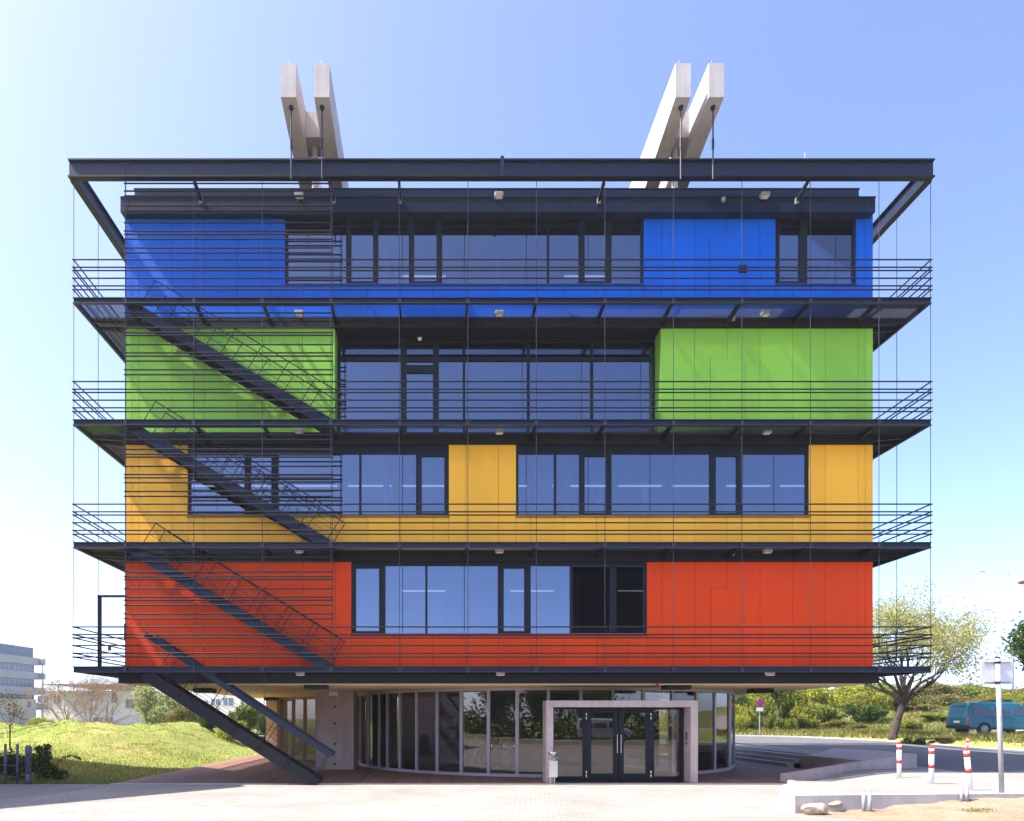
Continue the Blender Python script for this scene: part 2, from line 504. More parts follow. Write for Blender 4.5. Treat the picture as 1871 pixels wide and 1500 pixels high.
terr.materials.append(M_BANK)
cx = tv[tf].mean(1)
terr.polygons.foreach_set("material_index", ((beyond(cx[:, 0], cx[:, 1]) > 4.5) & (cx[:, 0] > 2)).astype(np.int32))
o = link("ground", terr); o["kind"] = "structure"

# ---- plaza paving (one sheet), in front of the terrace
struct("plaza_paving", MB().sheet([(-60, .6, 0), (60, -2.4, 0), (60, 11.0, 0), (9.0, 13.4, 0), (7.6, 14.8, 0), (10.85, 21.2, 0), (-60, 21.2, 0)]), M_PAVER)
struct("earth_strip", MB().sheet([(-60, .6, .0), (60, -2.4, .0), (60, -8.0, 0), (-60, -6, 0)]), M_SAND)
struct("plaza_street", MB().sheet([(-60, -6, .0), (60, -8.0, .0), (60, -17, 0), (-60, -15, 0)]), M_ASPH)
struct("asphalt_path", MB().sheet([(-60, 14.0, .004), (-16, 15.2, .004), (-10.6, 17.3, .004), (-9.75, 19.6, .004), (-10.1, 21.19, .004), (-60, 21.19, .004)]), M_ASPHL)
struct("asphalt_strip", MB().sheet([(3.6, 12.7, .004), (9.0, 12.3, .004), (8.6, 13.75, .004), (7.2, 14.35, .004), (5.2, 14.2, .004)]), M_ASPHL)
struct("drain_strip", MB().sheet([(10.62, 21.19, .006), (10.84, 21.19, .006), (7.58, 14.78, .006), (6.95, 14.45, .006)]), M_CONCL)
struct("terrace_kerb", MB().box(-9.7, 10.9, 21.16, 21.25, -0.2, 0.025), M_CONCL)

# ---- terrace of planks
tb = struct("terrace", MB().box(-9.66, 14.45, 21.252, 37.0, -0.25, -0.012), M_DARK)
pw = 0.146
pme = MB().bevbox(-pw / 2 + .004, pw / 2 - .004, 0, 15.72, -0.03, 0.0, 0.004).data("plank", M_PLANK)
npl = int((14.44 + 9.65) / pw)
for i in range(npl):
    p = link("plank", pme, tb, False)
    p.location = (-9.65 + pw * (i + .5), 21.255, 0.018 + random.uniform(-.002, .002))

# ---- road, kerb, raised right hand paving
def resample(pts, n):
    pts = [Vector((*p, 0)) if len(p) == 2 else Vector(p) for p in pts]
    L = [0]
    for a, b in zip(pts[:-1], pts[1:]): L.append(L[-1] + (b - a).length)
    out = []
    for i in range(n):
        t = L[-1] * i / (n - 1); k = max(j for j in range(len(L)) if L[j] <= t + 1e-9); k = min(k, len(pts) - 2)
        out.append(pts[k].lerp(pts[k + 1], (t - L[k]) / (L[k + 1] - L[k])))
    return out
def ribbon(a, b, zf, m=1):
    mb = MB(); n = len(a)
    for i in range(n):
        for k in range(m + 1):
            p = a[i].lerp(b[i], k / m); mb.v.append((p.x, p.y, float(zf(p.x, p.y))))
    for i in range(n - 1):
        for k in range(m):
            q = i * (m + 1) + k; mb.f.append((q, q + 1, q + m + 2, q + m + 1))
    return mb
# polygonal road with interpolated heights: fan of quads between the two edges, matched by hand
ne = resample(NEAR_EDGE[:9], 40) + resample(NEAR_EDGE[9:], 20)
fe = resample(FAR_EDGE[:7], 40) + resample(FAR_EDGE[7:], 20)
struct("road", ribbon(ne, fe, lambda x, y: zroad(y), 4), M_ASPH)
fk = resample(FAR_EDGE, 120)
kb = MB(); rings = []
for i, p in enumerate(fk):
    t = (fk[min(i + 1, 119)] - fk[max(i - 1, 0)]).normalized(); nrm = Vector((-t.y, t.x, 0))
    z = float(zroad(p.y)); a = p - nrm * 0.02; b = p + nrm * 0.16
    rings.append([(a.x, a.y, z - .2), (a.x, a.y, z + .07), (b.x, b.y, z + .08), (b.x, b.y, z - .2)])
kb.loft(rings)
struct("road_kerb", kb, M_CONCL)

A0 = Vector((10.86, 21.2, 0))
def zright(x, y):
    return 0.36 * float(smooth(math.hypot(x - A0.x, y - A0.y) / 3.4)) + 0.004
bk = resample([(10.86, 21.2), (13.3, 22.25), (15.95, 23.0)], 14) + resample([(15.98, 21.34), (17.5, 20.8), (30, 20.05), (60, 18.7)], 26)
ft = resample([(7.62, 14.82), (10, 15.02), (12.5, 15.2)], 14) + resample([(13.2, 15.25), (14, 15.3), (20, 15.1), (30, 14.8), (60, 13)], 26)
struct("raised_paving", ribbon(bk, ft, zright, 12), M_PAVER)
# concrete edge of the raised paving
eg = MB(); rings = []
for p in [Vector((10.75, 21.05, 0)), Vector((9.6, 18.7, 0)), Vector((8.6, 16.75, 0)), Vector((7.64, 14.86, 0))]:
    z = zright(p.x, p.y) + .012
    rings.append([(p.x - .09, p.y + .03, -.1), (p.x - .09, p.y + .03, z), (p.x + .05, p.y - .03, z), (p.x + .05, p.y - .03, -.1)])
eg.loft(rings); rings = []
for i, p in enumerate(ft[:28]):
    z = zright(p.x, p.y) + .012
    rings.append([(p.x, p.y - .10, -.2), (p.x, p.y - .10, z), (p.x, p.y + .05, z), (p.x, p.y + .05, -.2)])
eg.loft(rings)
ke = struct("paving_edge_wall", eg, M_CONCL)
for px in (1533, 1617, 1700):
    x = X(px, 15.0)
    MB().box(x, x + .09, 14.93 + (x - 8) * .045, 15.2, -.1, zright(x, 15.1) - .03).build("support_post", M_GALV, ke)

# sand in front of the edge wall
sx = np.linspace(7.55, 40, 150); sy = np.linspace(0, 1, 26)
SX, SY = np.meshgrid(sx, sy)
back = np.interp(SX, [7.5, 10, 12.5, 14, 20, 40], [14.80, 14.96, 15.13, 15.22, 15.02, 14.3])
front = np.interp(SX, [7.5, 8.6, 9.6, 12, 40], [14.55, 13.6, 12.6, 10.5, 8])
YY = back + (front - back) * SY
HZ = 0.30 * smooth((SX - 7.6) / 5.0) * (1 - 0.75 * SY) - 0.01
HZ = HZ + 0.03 * np.sin(SX * 5.1 + YY * 3) * np.sin(YY * 6.3 - SX * 1.7) * (1 - SY) + 0.02 * np.sin(SX * 11 + 1) * np.cos(YY * 13) * (1 - SY)
HZ = HZ + 0.01 + rng.normal(0, 0.006, HZ.shape)
HZ[:, 0] = -0.02; HZ[-1, :] = 0.002
sv = np.stack([SX, YY, HZ], -1).reshape(-1, 3)
ii = np.arange(SX.size).reshape(SX.shape)
sf = np.stack([ii[:-1, :-1], ii[1:, :-1], ii[1:, 1:], ii[:-1, 1:]], -1).reshape(-1, 4)
o = link("sand_ground", np_mesh("sand_ground", sv, sf, M_SAND, True)); o["kind"] = "structure"
def zsand(x, y):
    j = int(np.argmin(np.abs(sx - x))); i = int(np.argmin(np.abs(YY[:, j] - y))); return float(HZ[i, j])

# steps, sidewalk and the concrete ramp block right of the terrace
stp = thing("terrace_steps", "three long concrete steps rising from the brown terrace to the road on the right", "steps", (14.9, 33, 0))
for k in range(3):
    MB().box(14.46 + .32 * k, 15.5, 28.62, 41, -.1, .16 * (k + 1)).build("step", M_CONCL, stp)
struct("side_pavement", MB().prism([(15.93, 21.42), (16.03, 21.33), (16.93, 24.4), (17.61, 31.0), (15.6, 30.9), (15.6, 23.2)], 0.1, 0.352), M_PAVER)
struct("side_pavement", MB().prism([(15.502, 28.6), (17.62, 30.6), (17.86, 36), (17.8, 39), (15.2, 42.4), (8, 43.6), (8, 41.05), (15.502, 41.05)], 0.2, 0.52), M_PAVER)
rw = thing("ramp_wall", "low sloping concrete ramp wall at the right end of the terrace", "ramp wall", (13.5, 22.3, 0))
p0 = Vector((10.98, 21.72, 0)); p1 = Vector((15.93, 23.05, 0)); nrm = Vector((-(p1 - p0).y, (p1 - p0).x, 0)).normalized() * .26
ring = lambda p, z: [p + Vector((0, 0, -.2)), p + nrm + Vector((0, 0, -.2)), p + nrm + Vector((0, 0, z)), p + Vector((0, 0, z))]
MB().loft([ring(p0, .26), ring(p0.lerp(p1, .5), .56), ring(p1, .84)]).build("front_wall", M_CONC, rw)
q = p0.lerp(p1, .63) + nrm * 1.02
mb = MB()
top = [(q.x, q.y, .62), (p1.x + nrm.x * 1.02, p1.y + nrm.y * 1.02, .82), (16.55, 25.4, .80), (17.4, 30.4, .70), (15.5, 28.58, .52), (15.0, 28.58, .50)]
mb.loft([[(a, b, -.1) for a, b, c in top], top])
mb.build("ramp_slab", M_CONC, rw)

# ================================================================== MAIN BUILDING
BX0, BX1 = -9.53, 13.65
BACK = 37.0
bld = thing("office_building", "four storey building banded blue, green, yellow and red behind black steel balconies", "building", (2.06, 29, 0))
def fx(px): return X(px, D2)
def fz(py): return Z(py, D2)
DECK = [14.42, 10.82, 7.20, 3.53]              # balcony floor heights: blue, green, yellow, red storeys
STOREYS = [
    dict(n="blue", mat=M_BLUE, z0=14.44, z1=17.72, deck=14.42),
    dict(n="green", mat=M_GREEN, z0=10.86, z1=14.085, deck=10.82),
    dict(n="yellow", mat=M_YELLOW, z0=7.23, z1=10.475, deck=7.20),
    dict(n="red", mat=M_RED, z0=3.56, z1=6.84, deck=3.53),
]
# windows in photo pixels on the facade: x0,x1, glass top, glass bottom, mullions, opening lights
WINS = {
    "blue": [dict(x0=521, x1=1176, top=394, bot=517, mull=[(632, 638), (685, 691), (747, 753), (801, 808), (1000, 1004), (1058, 1065), (1111, 1118)], sash=[(638, 685), (753, 801), (1065, 1111)]),
             dict(x0=1417, x1=1564, top=394, bot=517, mull=[(1466, 1476)], sash=[(1422, 1466)])],
    "green": [],
    "yellow": [dict(x0=343, x1=820, top=828, bot=941, mull=[(446, 454), (499, 507), (656, 660), (760, 767)], sash=[(454, 499), (767, 813)]),
               dict(x0=943, x1=1478, top=828, bot=941, mull=[(1013, 1017), (1059, 1065), (1112, 1118), (1298, 1305), (1351, 1358)], sash=[(1065, 1112), (1305, 1351)])],
    "red": [dict(x0=642, x1=1182, top=1033, bot=1157, mull=[(696, 704), (777, 781), (910, 917), (962, 970), (1042, 1046), (1117, 1127)], sash=[(648, 696), (917, 962)])],
}
GRID = [228, 241, 254.3] + [314 + 59.7 * k for k in range(22)] + [1581, 1595]
GRID = sorted(GRID)
GLOG = (612.0, 1207.0)    # the loggia on the green storey

for st in STOREYS:
    wl = MB()
    wins = WINS[st["n"]]
    z0, z1 = st["z0"], st["z1"]
    holes = [(w["x0"], w["x1"], w["bot"]) for w in wins]
    if st["n"] == "green": holes = [(GLOG[0], GLOG[1], None)]
    # backing wall
    cur = 228.0
    yb0, yb1 = D2 + .06, D2 + .26
    for a, b, bot in holes + [(1595, None, None)]:
        if a - cur > .5: wl.box(fx(cur) + .01, fx(a) - .012, yb0, yb1, z0 - .02, z1 + .02)
        if b is not None and bot is not None: wl.box(fx(a) - .012, fx(b) + .012, yb0, yb1, z0 - .02, fz(bot) - .03)
        if b is not None: cur = b
    wall = wl.build("wall", M_SLAB, bld)
    # cladding panels
    edges = set(GRID)
    for a, b, bot in holes:
        edges = {e for e in edges if abs(e - a) > 11 and abs(e - b) > 11}
        edges |= {a, b}
    edges = sorted(edges)
    for a, b in zip(edges[:-1], edges[1:]):
        zt = z1
        skip = False
        for ha, hb, bot in holes:
            if a >= ha - .1 and b <= hb + .1:
                if bot is None: skip = True
                else: zt = fz(bot) - .012
        if skip: continue
        MB().box(fx(a) + .005, fx(b) - .005, D2, D2 + .05, z0, zt).build("panel", st["mat"], wall)
    # sides and back of the storey, clad in the same colour
    for xa, xb in ((BX0 + .02, BX0 + .14), (BX1 - .14, BX1 - .02)):
        side = MB().box(xa, xb, D2 + .27, BACK - .2, z0 - .02, z1 + .02).build("side_wall", M_SLAB, bld)
        n = 14
        for k in range(n):
            ya = D2 + .06 + (BACK - .2 - D2 - .06) * k / n; yb = D2 + .06 + (BACK - .2 - D2 - .06) * (k + 1) / n
            xo = (BX0, BX0 + .018) if xa < 0 else (BX1 - .018, BX1)
            MB().box(xo[0], xo[1], ya + .005, yb - .005, z0, z1).build("panel", st["mat"], side)
    MB().box(BX0 + .15, BX1 - .15, BACK - .2, BACK - .05, z0, z1).build("back_wall", st["mat"], bld)

# access doors set flush in the cladding (outlined)
def flush_door(px0, px1, py, z0, mat):
    MB().box(fx(px0) - .007, fx(px1) + .007, D2 - .006, D2 - .0005, z0 + .01, fz(py) + .007).build("door_gap", M_FRAME, bld)
    d = MB().box(fx(px0), fx(px1), D2 - .014, D2 - .0065, z0 + .02, fz(py)).build("flush_door", mat, bld)
    return d
flush_door(1297, 1361, 435, 14.46, M_BLUE)
flush_door(1298, 1359, 655, 10.88, M_GREEN)
flush_door(1299, 1359, 1076, 3.58, M_RED)
MB().box(fx(1350), fx(1363), D2 - .06, D2 - .015, fz(499), fz(486)).build("door_lock", M_FRAME, bld)

# slab edges between the storeys, floors, ceilings
def slab(zb, zt, proud=.05, name="slab_edge"):
    return MB().box(BX0 - .004, BX1 + .004, D2 - proud, BACK, zb, zt).build(name, M_SLAB, bld)
slab(14.092, 14.43); slab(10.482, 10.85); slab(6.847, 7.222)
MB().box(BX0 + .02, BX1 - .08, 21.28, BACK - .1, 3.062, 3.34).build("slab_edge", M_SLAB, bld)
slab(3.342, 3.55, .02)
MB().box(BX0 + .3, BX1 - .3, 21.6, BACK - .4, 3.03, 3.06).build("soffit", M_SOFFIT, bld)

# roof: lower fascia, upper fascia
MB().box(BX0, 13.57, 21.47, 36.8, 17.49, 17.925).build("lower_fascia", M_FASCIA, bld)
MB().box(BX0 + .0, 13.585, 21.455, 36.82, 17.926, 17.96).build("fascia_capping", M_STEEL, bld)
uf = MB().box(-9.28, 13.33, 21.9, 36.4, 17.961, 18.50).build("upper_fascia", M_FASCIA, bld)
MB().box(-9.30, 13.35, 21.88, 36.42, 18.50, 18.535).build("roof_capping", M_STEEL, bld)
for k in range(26):
    MB().box(-9.3 + k * .9, -9.292 + k * .9, 21.463, 21.468, 17.50, 17.92).build("fascia_joint", M_STEEL, bld)

# ---- windows
def window(x0, x1, top, bot, mull, sash, ztop, d=D2):
    """frame + one pane per bay + opening sashes"""
    s = lambda px: X(px, d); zz = lambda py: Z(py, d)
    f = MB(); y0, y1 = d + .035, d + .11
    fw = 4.5
    zb, zt = zz(bot), zz(top)
    f.box(s(x0), s(x0 + fw), y0, y1, zb, zt); f.box(s(x1 - fw), s(x1), y0, y1, zb, zt)
    f.box(s(x0), s(x1), y0, y1, zb - .045, zb); f.box(s(x0), s(x1), y0 - .006, y1, zt, ztop)
    for a, b in mull: f.box(s(a), s(b), y0 - .003, y1 - .004, zb, zt)
    w = f.build("window", M_FRAME, bld)
    xs_ = [x0 + fw] + [v for m in mull for v in m] + [x1 - fw]
    for a, b in zip(xs_[0::2], xs_[1::2]):
        sa = any(abs(a - q[0]) < 3 and abs(b - q[1]) < 3 for q in sash)
        e = 3.6 if sa else 0.0
        if sa:
            m = MB(); ya, yb = y0 - .012, y1 - .02
            m.box(s(a) + .002, s(a + e), ya, yb, zb + .002, zt - .002); m.box(s(b - e), s(b) - .002, ya, yb, zb + .002, zt - .002)
            m.box(s(a + e), s(b - e), ya, yb, zb + .002, zb + .07); m.box(s(a + e), s(b - e), ya, yb, zt - .08, zt - .002)
            m.build("sash", M_FRAME, w)
        MB().box(s(a + e) - .002, s(b - e) + .002, d + .078, d + .09, zb + (.06 if sa else -.002), zt - (.07 if sa else -.002)).build("pane", M_GLASS, w)
    # sill flashing
    MB().box(s(x0) - .02, s(x1) + .02, d - .03, d + .04, zb - .075, zb - .05).build("sill", M_FRAME, w)
    return w
WOBJ = {}
for st in STOREYS:
    zt = {"blue": 17.48, "yellow": 10.478, "red": 6.843}.get(st["n"])
    for w in WINS[st["n"]]:
        WOBJ.setdefault(st["n"], []).append(window(w["x0"], w["x1"], w["top"], w["bot"], w["mull"], w["sash"], zt))

# blinds behind the two right panes of the red window
bw = WOBJ["red"][0]
bl = MB()
for k in range(54):
    z = fz(1156) + k * .0385
    for a, b in ((1047, 1116.5), (1127.5, 1177)):
        bl.add([(fx(a), D2 + .020, z), (fx(b), D2 + .020, z), (fx(b), D2 + .072, z + .030), (fx(a), D2 + .072, z + .030)], [(0, 1, 2, 3)])
o = bl.build("blind", simple("dark_blind", (.020, .019, .022), .5, spec=.2), bw); o["kind"] = "stuff"

# ---- green storey loggia: returns, shopfront, door
DL = 22.32
lx = lambda px: X(px, DL); lz = lambda py: Z(py, DL)
gx0, gx1 = fx(612), fx(1207)
MB().box(gx0 - .05, gx0, D2 + .052, DL + .1, 10.86, 14.085).build("return_panel", M_GREEN, bld)
MB().box(gx1, gx1 + .05, D2 + .052, DL + .1, 10.86, 14.085).build("return_panel", M_GREEN, bld)
lg = MB()
lzt = lz(625)
lg.box(gx0 + .002, gx1 - .002, DL + .01, DL + .12, lzt, 14.09)                    # header
lg.box(gx0 + .002, lx(622), DL, DL + .1, 10.852, lzt); lg.box(lx(1193), gx1 - .002, DL, DL + .1, 10.852, lzt)
lg.box(lx(622), lx(732), DL - .004, DL + .09, lz(659), lz(652)); lg.box(lx(802), lx(1193), DL - .004, DL + .09, lz(659), lz(652))
for a, b in ((846, 850), (963, 968), (1079, 1084)): lg.box(lx(a), lx(b), DL - .002, DL + .1, 10.852, lzt)
lg.box(lx(622), lx(732), DL, DL + .1, 10.852, 10.93); lg.box(lx(802), lx(1193), DL, DL + .1, 10.852, 10.93)
lw = lg.build("window", M_FRAME, bld)
for a, b in ((622, 732), (802, 846), (850, 963), (968, 1079), (1084, 1193)):
    MB().box(lx(a), lx(b), DL + .045, DL + .055, lz(652), lzt).build("pane", M_GLASS, lw)
    MB().box(lx(a), lx(b), DL + .045, DL + .055, 10.93, lz(659)).build("pane", M_GLASS, lw)
dr = MB()
dr.box(lx(732), lx(743), DL - .01, DL + .1, 10.852, lzt); dr.box(lx(791), lx(802), DL - .01, DL + .1, 10.852, lzt)
dr.box(lx(743), lx(791), DL - .008, DL + .1, lz(681), lz(667)); dr.box(lx(743), lx(791), DL - .008, DL + .09, lz(660), lz(652))
dr.box(lx(743), lx(791), DL - .008, DL + .1, lz(628), lzt)
dr.box(lx(743), lx(791), DL - .008, DL + .1, 10.852, 10.95)
dd = dr.build("door", M_FRAME, bld)
MB().box(lx(743), lx(791), DL + .045, DL + .055, 10.95, lz(681)).build("pane", M_GLASS, dd)
MB().box(lx(743), lx(791), DL + .045, DL + .055, lz(667), lz(660)).build("pane", M_GLASS, dd)
MB().box(lx(743), lx(791), DL + .045, DL + .055, lz(652), lz(628)).build("pane", M_GLASS, dd)
MB().tube([(lx(793), DL - .012, lz(734)), (lx(793), DL - .06, lz(734)), (lx(789), DL - .06, lz(734))], .013).build("handle", M_CHROME, dd)
MB().disc((lx(767), DL - .05, lz(620)), .07, .05, 0, .05, 10, 'y').build("ceiling_spot", M_WHITE, bld)

# ---- rooms behind the windows
for st in STOREYS:
    z0 = st["deck"] + .035; z1 = st["z1"] - .03
    yb = 29.5 if st["n"] != "blue" else 27.5
    yf = D2 + .28 if st["n"] != "green" else DL + .14
    rm = MB().box(BX0 + .16, BX1 - .16, yf, yb, z0 - .012, z0).build("room_floor", M_RFLOOR, bld)
    MB().box(BX0 + .16, BX1 - .16, yf, yb, z1 - .25, z1 - .2).build("room_ceiling", M_CEIL, bld)
    MB().box(BX0 + .16, BX1 - .16, yb, yb + .1, z0, z1).build("room_back_wall", M_ROOM, bld)
    for px in {"blue": (700, 1400), "green": (), "yellow": (700, 985), "red": (560, 1060, 1240)}[st["n"]]:
        x = X(px, D2)
        MB().box(x - .05, x + .05, yf + (.5 if st["n"] != "red" else .02), yb, z0, z1 - .26).build("partition_wall", M_ROOMW, bld)
    # rows of tube lights under the ceiling
    for yy in ((24.2,) if st["n"] != "green" else ()):
        for k in range(12):
            x = BX0 + 1.0 + k * 1.87
            if st["n"] == "yellow" or (st["n"] == "red" and k % 2 == 0) or (st["n"] == "blue" and k % 3 == 1):
                lm = MB().box(x, x + 1.55, yy, yy + .16, z1 - .40, z1 - .33).build("tube_light", M_WHITE, bld)
                MB().box(x + .03, x + 1.52, yy + .03, yy + .13, z1 - .43, z1 - .402).build("tube", M_TUBE, lm)
                MB().box(x + .3, x + .31, yy + .07, yy + .08, z1 - .33, z1 - .22).box(x + 1.2, x + 1.21, yy + .07, yy + .08, z1 - .33, z1 - .22).build("hanger", M_WHITE, lm)
for px, dd_, w_ in ((706, 24.6, .22), (452, 25.2, .2), (1092, 25, .2), (1176, 24.5, .12), (1208, 26.5, .5), (1330, 25.5, .25), (1438, 25.0, .2)):
    MB().box(X(px, dd_), X(px, dd_) + w_, dd_, dd_ + .22, 7.25, 10.2).build("interior_column", simple("pale_column", (.55, .57, .62), .8), bld)
for px, w_, h_ in ((580, .9, .9), (790, 1.4, .75), (960, 1.2, .8), (1260, 1.5, .85), (1400, 1.1, .8)):
    MB().box(X(px, 23), X(px, 23) + w_, 22.7, 23.3, 7.25 + h_ - .05, 7.25 + h_).box(X(px, 23) + .3, X(px, 23) + .8, 22.95, 23.0, 7.25 + h_, 7.25 + h_ + .45).build("desk", M_RFLOOR, bld)
for px, cl in ((700, (.5, .5, .55)), (860, (.45, .45, .5)), (990, (.6, .6, .62))):
    MB().box(X(px, 23), X(px, 23) + 1.3, 22.7, 23.4, 3.6 + .68, 3.6 + .74).box(X(px, 23) + .4, X(px, 23) + .9, 23.1, 23.16, 3.6 + .74, 3.6 + 1.2).build("desk", simple("desk_%d" % px, cl, .6), bld)
for px in (720, 905, 1120, 1500):
    MB().box(X(px, 23.5), X(px, 23.5) + .16, 23.5, 23.7, 14.5, 17.4).build("interior_column", simple("pale_column", (.55, .57, .62), .8), bld)
for px, w_ in ((1496, .22), (1516, .16)):
    MB().disc((X(px, 22.2), 22.2, 14.45), w_ * .5, w_ * .6, 0, Z(500, 22.2) - 14.45, 12).build("flower_pot", simple("yellow_pot", (.6, .5, .12), .6), bld)
# a white column and door leaf behind the yellow windows, a desk row behind the red ones
MB().box(X(980, 23.4), X(1009, 23.4), 23.4, 23.9, 7.25, Z(845, 23.4)).build("white_cabinet", M_ROOMW, bld)
MB().box(X(1030, 24), X(1033, 24), 23.2, 24, 7.25, Z(852, 24)).build("white_screen", M_ROOMW, bld)
MB().box(X(783, 26), X(812, 26), 26, 26.5, 3.56, Z(1095, 26)).build("white_cabinet", M_ROOMW, bld)
MB().box(X(850, 27), X(952, 27), 27, 27.5, 3.56, Z(1115, 27)).build("blue_cabinet", simple("slate_blue", (0.10, 0.13, 0.28), .6), bld)

# ---- steel profiles
def chan_prof(front, z1, z0, out, tf=.022, tw=.014):
    """channel: web set back by `out`, two flanges coming forward to `front` (towards smaller coordinate if out>0)"""
    return [(front, z1), (front + out + tw * (1 if out > 0 else -1), z1), (front + out + tw * (1 if out > 0 else -1), z0), (front, z0),
            (front, z0 + tf), (front + out, z0 + tf), (front + out, z1 - tf), (front, z1 - tf)]
EX0, EX1 = -10.6, 14.76
CABX = [X(228 + 125.4 * k, D1) for k in range(12)]
SIDEY = [D1 + 1.53 + 2.025 * k for k in range(8)]
RAILZ = [-154, -168, -174, -188, -202, -209]      # px below the deck above
BARZ = [13, 27, 36, 54, 63, 68, 85, 100, 106, 115, 131, 140]
PXM = FX / D1

for li, (zt, st) in enumerate(zip(DECK, STOREYS)):
    zb = zt - .18
    mb = MB()
    mb.extrude(chan_prof(D1, zt, zb, .06), 'x', EX0, EX1)
    mb.extrude(chan_prof(EX0, zt, zb, .06), 'y', D1 + .075, BACK + .9)
    mb.extrude(chan_prof(EX1, zt, zb, -.06), 'y', D1 + .075, BACK + .9)
    bal = mb.build("balcony", M_STEEL2, bld)
    # thin bright lower flange lip
    MB().box(EX0 + .01, EX1 - .01, D1 - .006, D1 - .001, zb + .002, zb + .02).build("flange_lip", M_CABLE, bal)
    # grating: bearing bars across the walkway and cross rods along it
    g = MB()
    def grate_x(xa, xb, ya, yb):
        n = int((xb - xa) / .036)
        for k in range(n + 1):
            x = xa + k * .036
            g.box(x, x + .004, ya, yb, zt - .042, zt - .012)
        for k in range(int((yb - ya) / .1) + 1):
            y = ya + k * .1
            g.box(xa, xb, y, y + .006, zt - .018, zt - .012)
    def grate_y(xa, xb, ya, yb):
        n = int((yb - ya) / .036)
        for k in range(n + 1):
            y = ya + k * .036
            g.box(xa, xb, y, y + .004, zt - .042, zt - .012)
        for k in range(int((xb - xa) / .1) + 1):
            x = xa + k * .1
            g.box(x, x + .006, ya, yb, zt - .018, zt - .012)
    ya, yb = D1 + .08, D2 - .055
    grate_x(EX0 + .08, -8.95, ya, yb)
    grate_x(-3.0, EX1 - .08, ya, yb)
    grate_y(EX0 + .08, BX0 - .02, yb + .01, BACK)
    grate_y(BX1 + .02, EX1 - .08, yb + .01, BACK)
    o = g.build("grating", M_GRATE, bal); o["kind"] = "stuff"
    # cantilever brackets
    for x in CABX:
        br = MB()
        br.loft([[(x - .03, y, zt - .045), (x + .03, y, zt - .045), (x + .03, y, z), (x - .03, y, z)] for y, z in ((D1 + .075, zb + .03), (D2 - .052, zb - .06))])
        br.build("bracket", M_STEEL, bal)
    for xw, xe in ((BX0 - .006, EX0 + .075), (BX1 + .006, EX1 - .075)):
        for y in [D1 + 1.07] + SIDEY:
            MB().loft([[(x_, y - .03, zt - .045), (x_, y + .03, zt - .045), (x_, y + .03, z), (x_, y - .03, z)] for x_, z in ((xe, zb + .03), (xw, zb - .06))]).build("bracket", M_STEEL, bal)
        MB().box(min(xw, xe), max(xw, xe), BACK + .7, BACK + .9, zb, zt - .01).build("end_plate", M_STEEL, bal)
    # inner edge angles
    MB().box(BX0 - .01, BX1 + .01, D2 - .056, D2 - .051, zt - .12, zt - .01).build("wall_angle", M_STEEL, bal)
    # clamps where the cables pass
    for x in CABX:
        MB().box(x - .05, x + .05, D1 + .012, D1 + .05, zt - .15, zt - .03).build("cable_clamp", M_CABLE, bal)
    # rails
    ztop_deck = zt + (223.3 if li < 3 else 226) / PXM
    for k, r in enumerate(RAILZ):
        z = ztop_deck + r / PXM
        MB().tube([(EX0 - .02, D1 + .02, z), (EX1 + .02, D1 + .02, z)], .021, 8).build("rail", M_STEEL, bal)
        MB().tube([(EX0 + .02, D1 + .0, z - .004), (EX0 + .02, BACK + .8, z - .004)], .021, 8).build("rail", M_STEEL, bal)
        MB().tube([(EX1 - .02, D1 + .0, z - .004), (EX1 - .02, BACK + .8, z - .004)], .021, 8).build("rail", M_STEEL, bal)

# ---- cables
ZF0, ZF1 = 17.91, 18.42
for x in CABX + [EX0 + .02, EX1 - .02]:
    MB().tube([(x, D1 + .035, 3.35), (x, D1 + .035, ZF0 + .02)], .010, 6).build("cable", M_CABLE, bld)
for x in (EX0 + .03, EX1 - .03):
    for y in SIDEY:
        MB().tube([(x, y, 3.35), (x, y, ZF0)], .010, 6).build("cable", M_CABLE, bld)
for px, py in ((353, 1300), (478, 1350)):
    MB().tube([(X(px, D1), D1 + .3, Z(py, D1 + .3)), (X(px, D1), D1 + .3, 3.34)], .009, 6).build("cable", M_CABLE, bld)

# ---- top ring beam (I-section)
def I_prof(c, z0, z1, fw, tf=.035, tw=.02):
    h = fw / 2
    return [(c - h, z1), (c + h, z1), (c + h, z1 - tf), (c + tw, z1 - tf), (c + tw, z0 + tf), (c + h, z0 + tf), (c + h, z0), (c - h, z0), (c - h, z0 + tf), (c - tw, z0 + tf), (c - tw, z1 - tf), (c - h, z1 - tf)]
FXL, FXR = -10.615, 14.72
mb = MB()
mb.extrude(I_prof(D1 - .01, ZF0, ZF1, .19), 'x', FXL - .07, FXR + .05)
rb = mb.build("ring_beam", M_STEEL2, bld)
mb = MB()
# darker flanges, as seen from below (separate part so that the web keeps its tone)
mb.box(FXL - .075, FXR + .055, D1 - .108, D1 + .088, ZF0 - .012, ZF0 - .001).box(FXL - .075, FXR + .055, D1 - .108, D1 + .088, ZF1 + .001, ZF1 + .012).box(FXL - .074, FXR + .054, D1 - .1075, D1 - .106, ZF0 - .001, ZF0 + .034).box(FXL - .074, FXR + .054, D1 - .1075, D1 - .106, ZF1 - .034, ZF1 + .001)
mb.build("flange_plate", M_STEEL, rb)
for x, sgn in ((FXL, 1), (FXR, -1)):
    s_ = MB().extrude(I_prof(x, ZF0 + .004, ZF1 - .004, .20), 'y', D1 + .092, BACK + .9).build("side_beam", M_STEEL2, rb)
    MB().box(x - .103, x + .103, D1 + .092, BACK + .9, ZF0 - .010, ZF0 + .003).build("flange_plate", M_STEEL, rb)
MB().extrude(I_prof(BACK + .7, ZF0, ZF1, .4), 'x', FXL, FXR).build("rear_beam", M_STEEL2, rb)
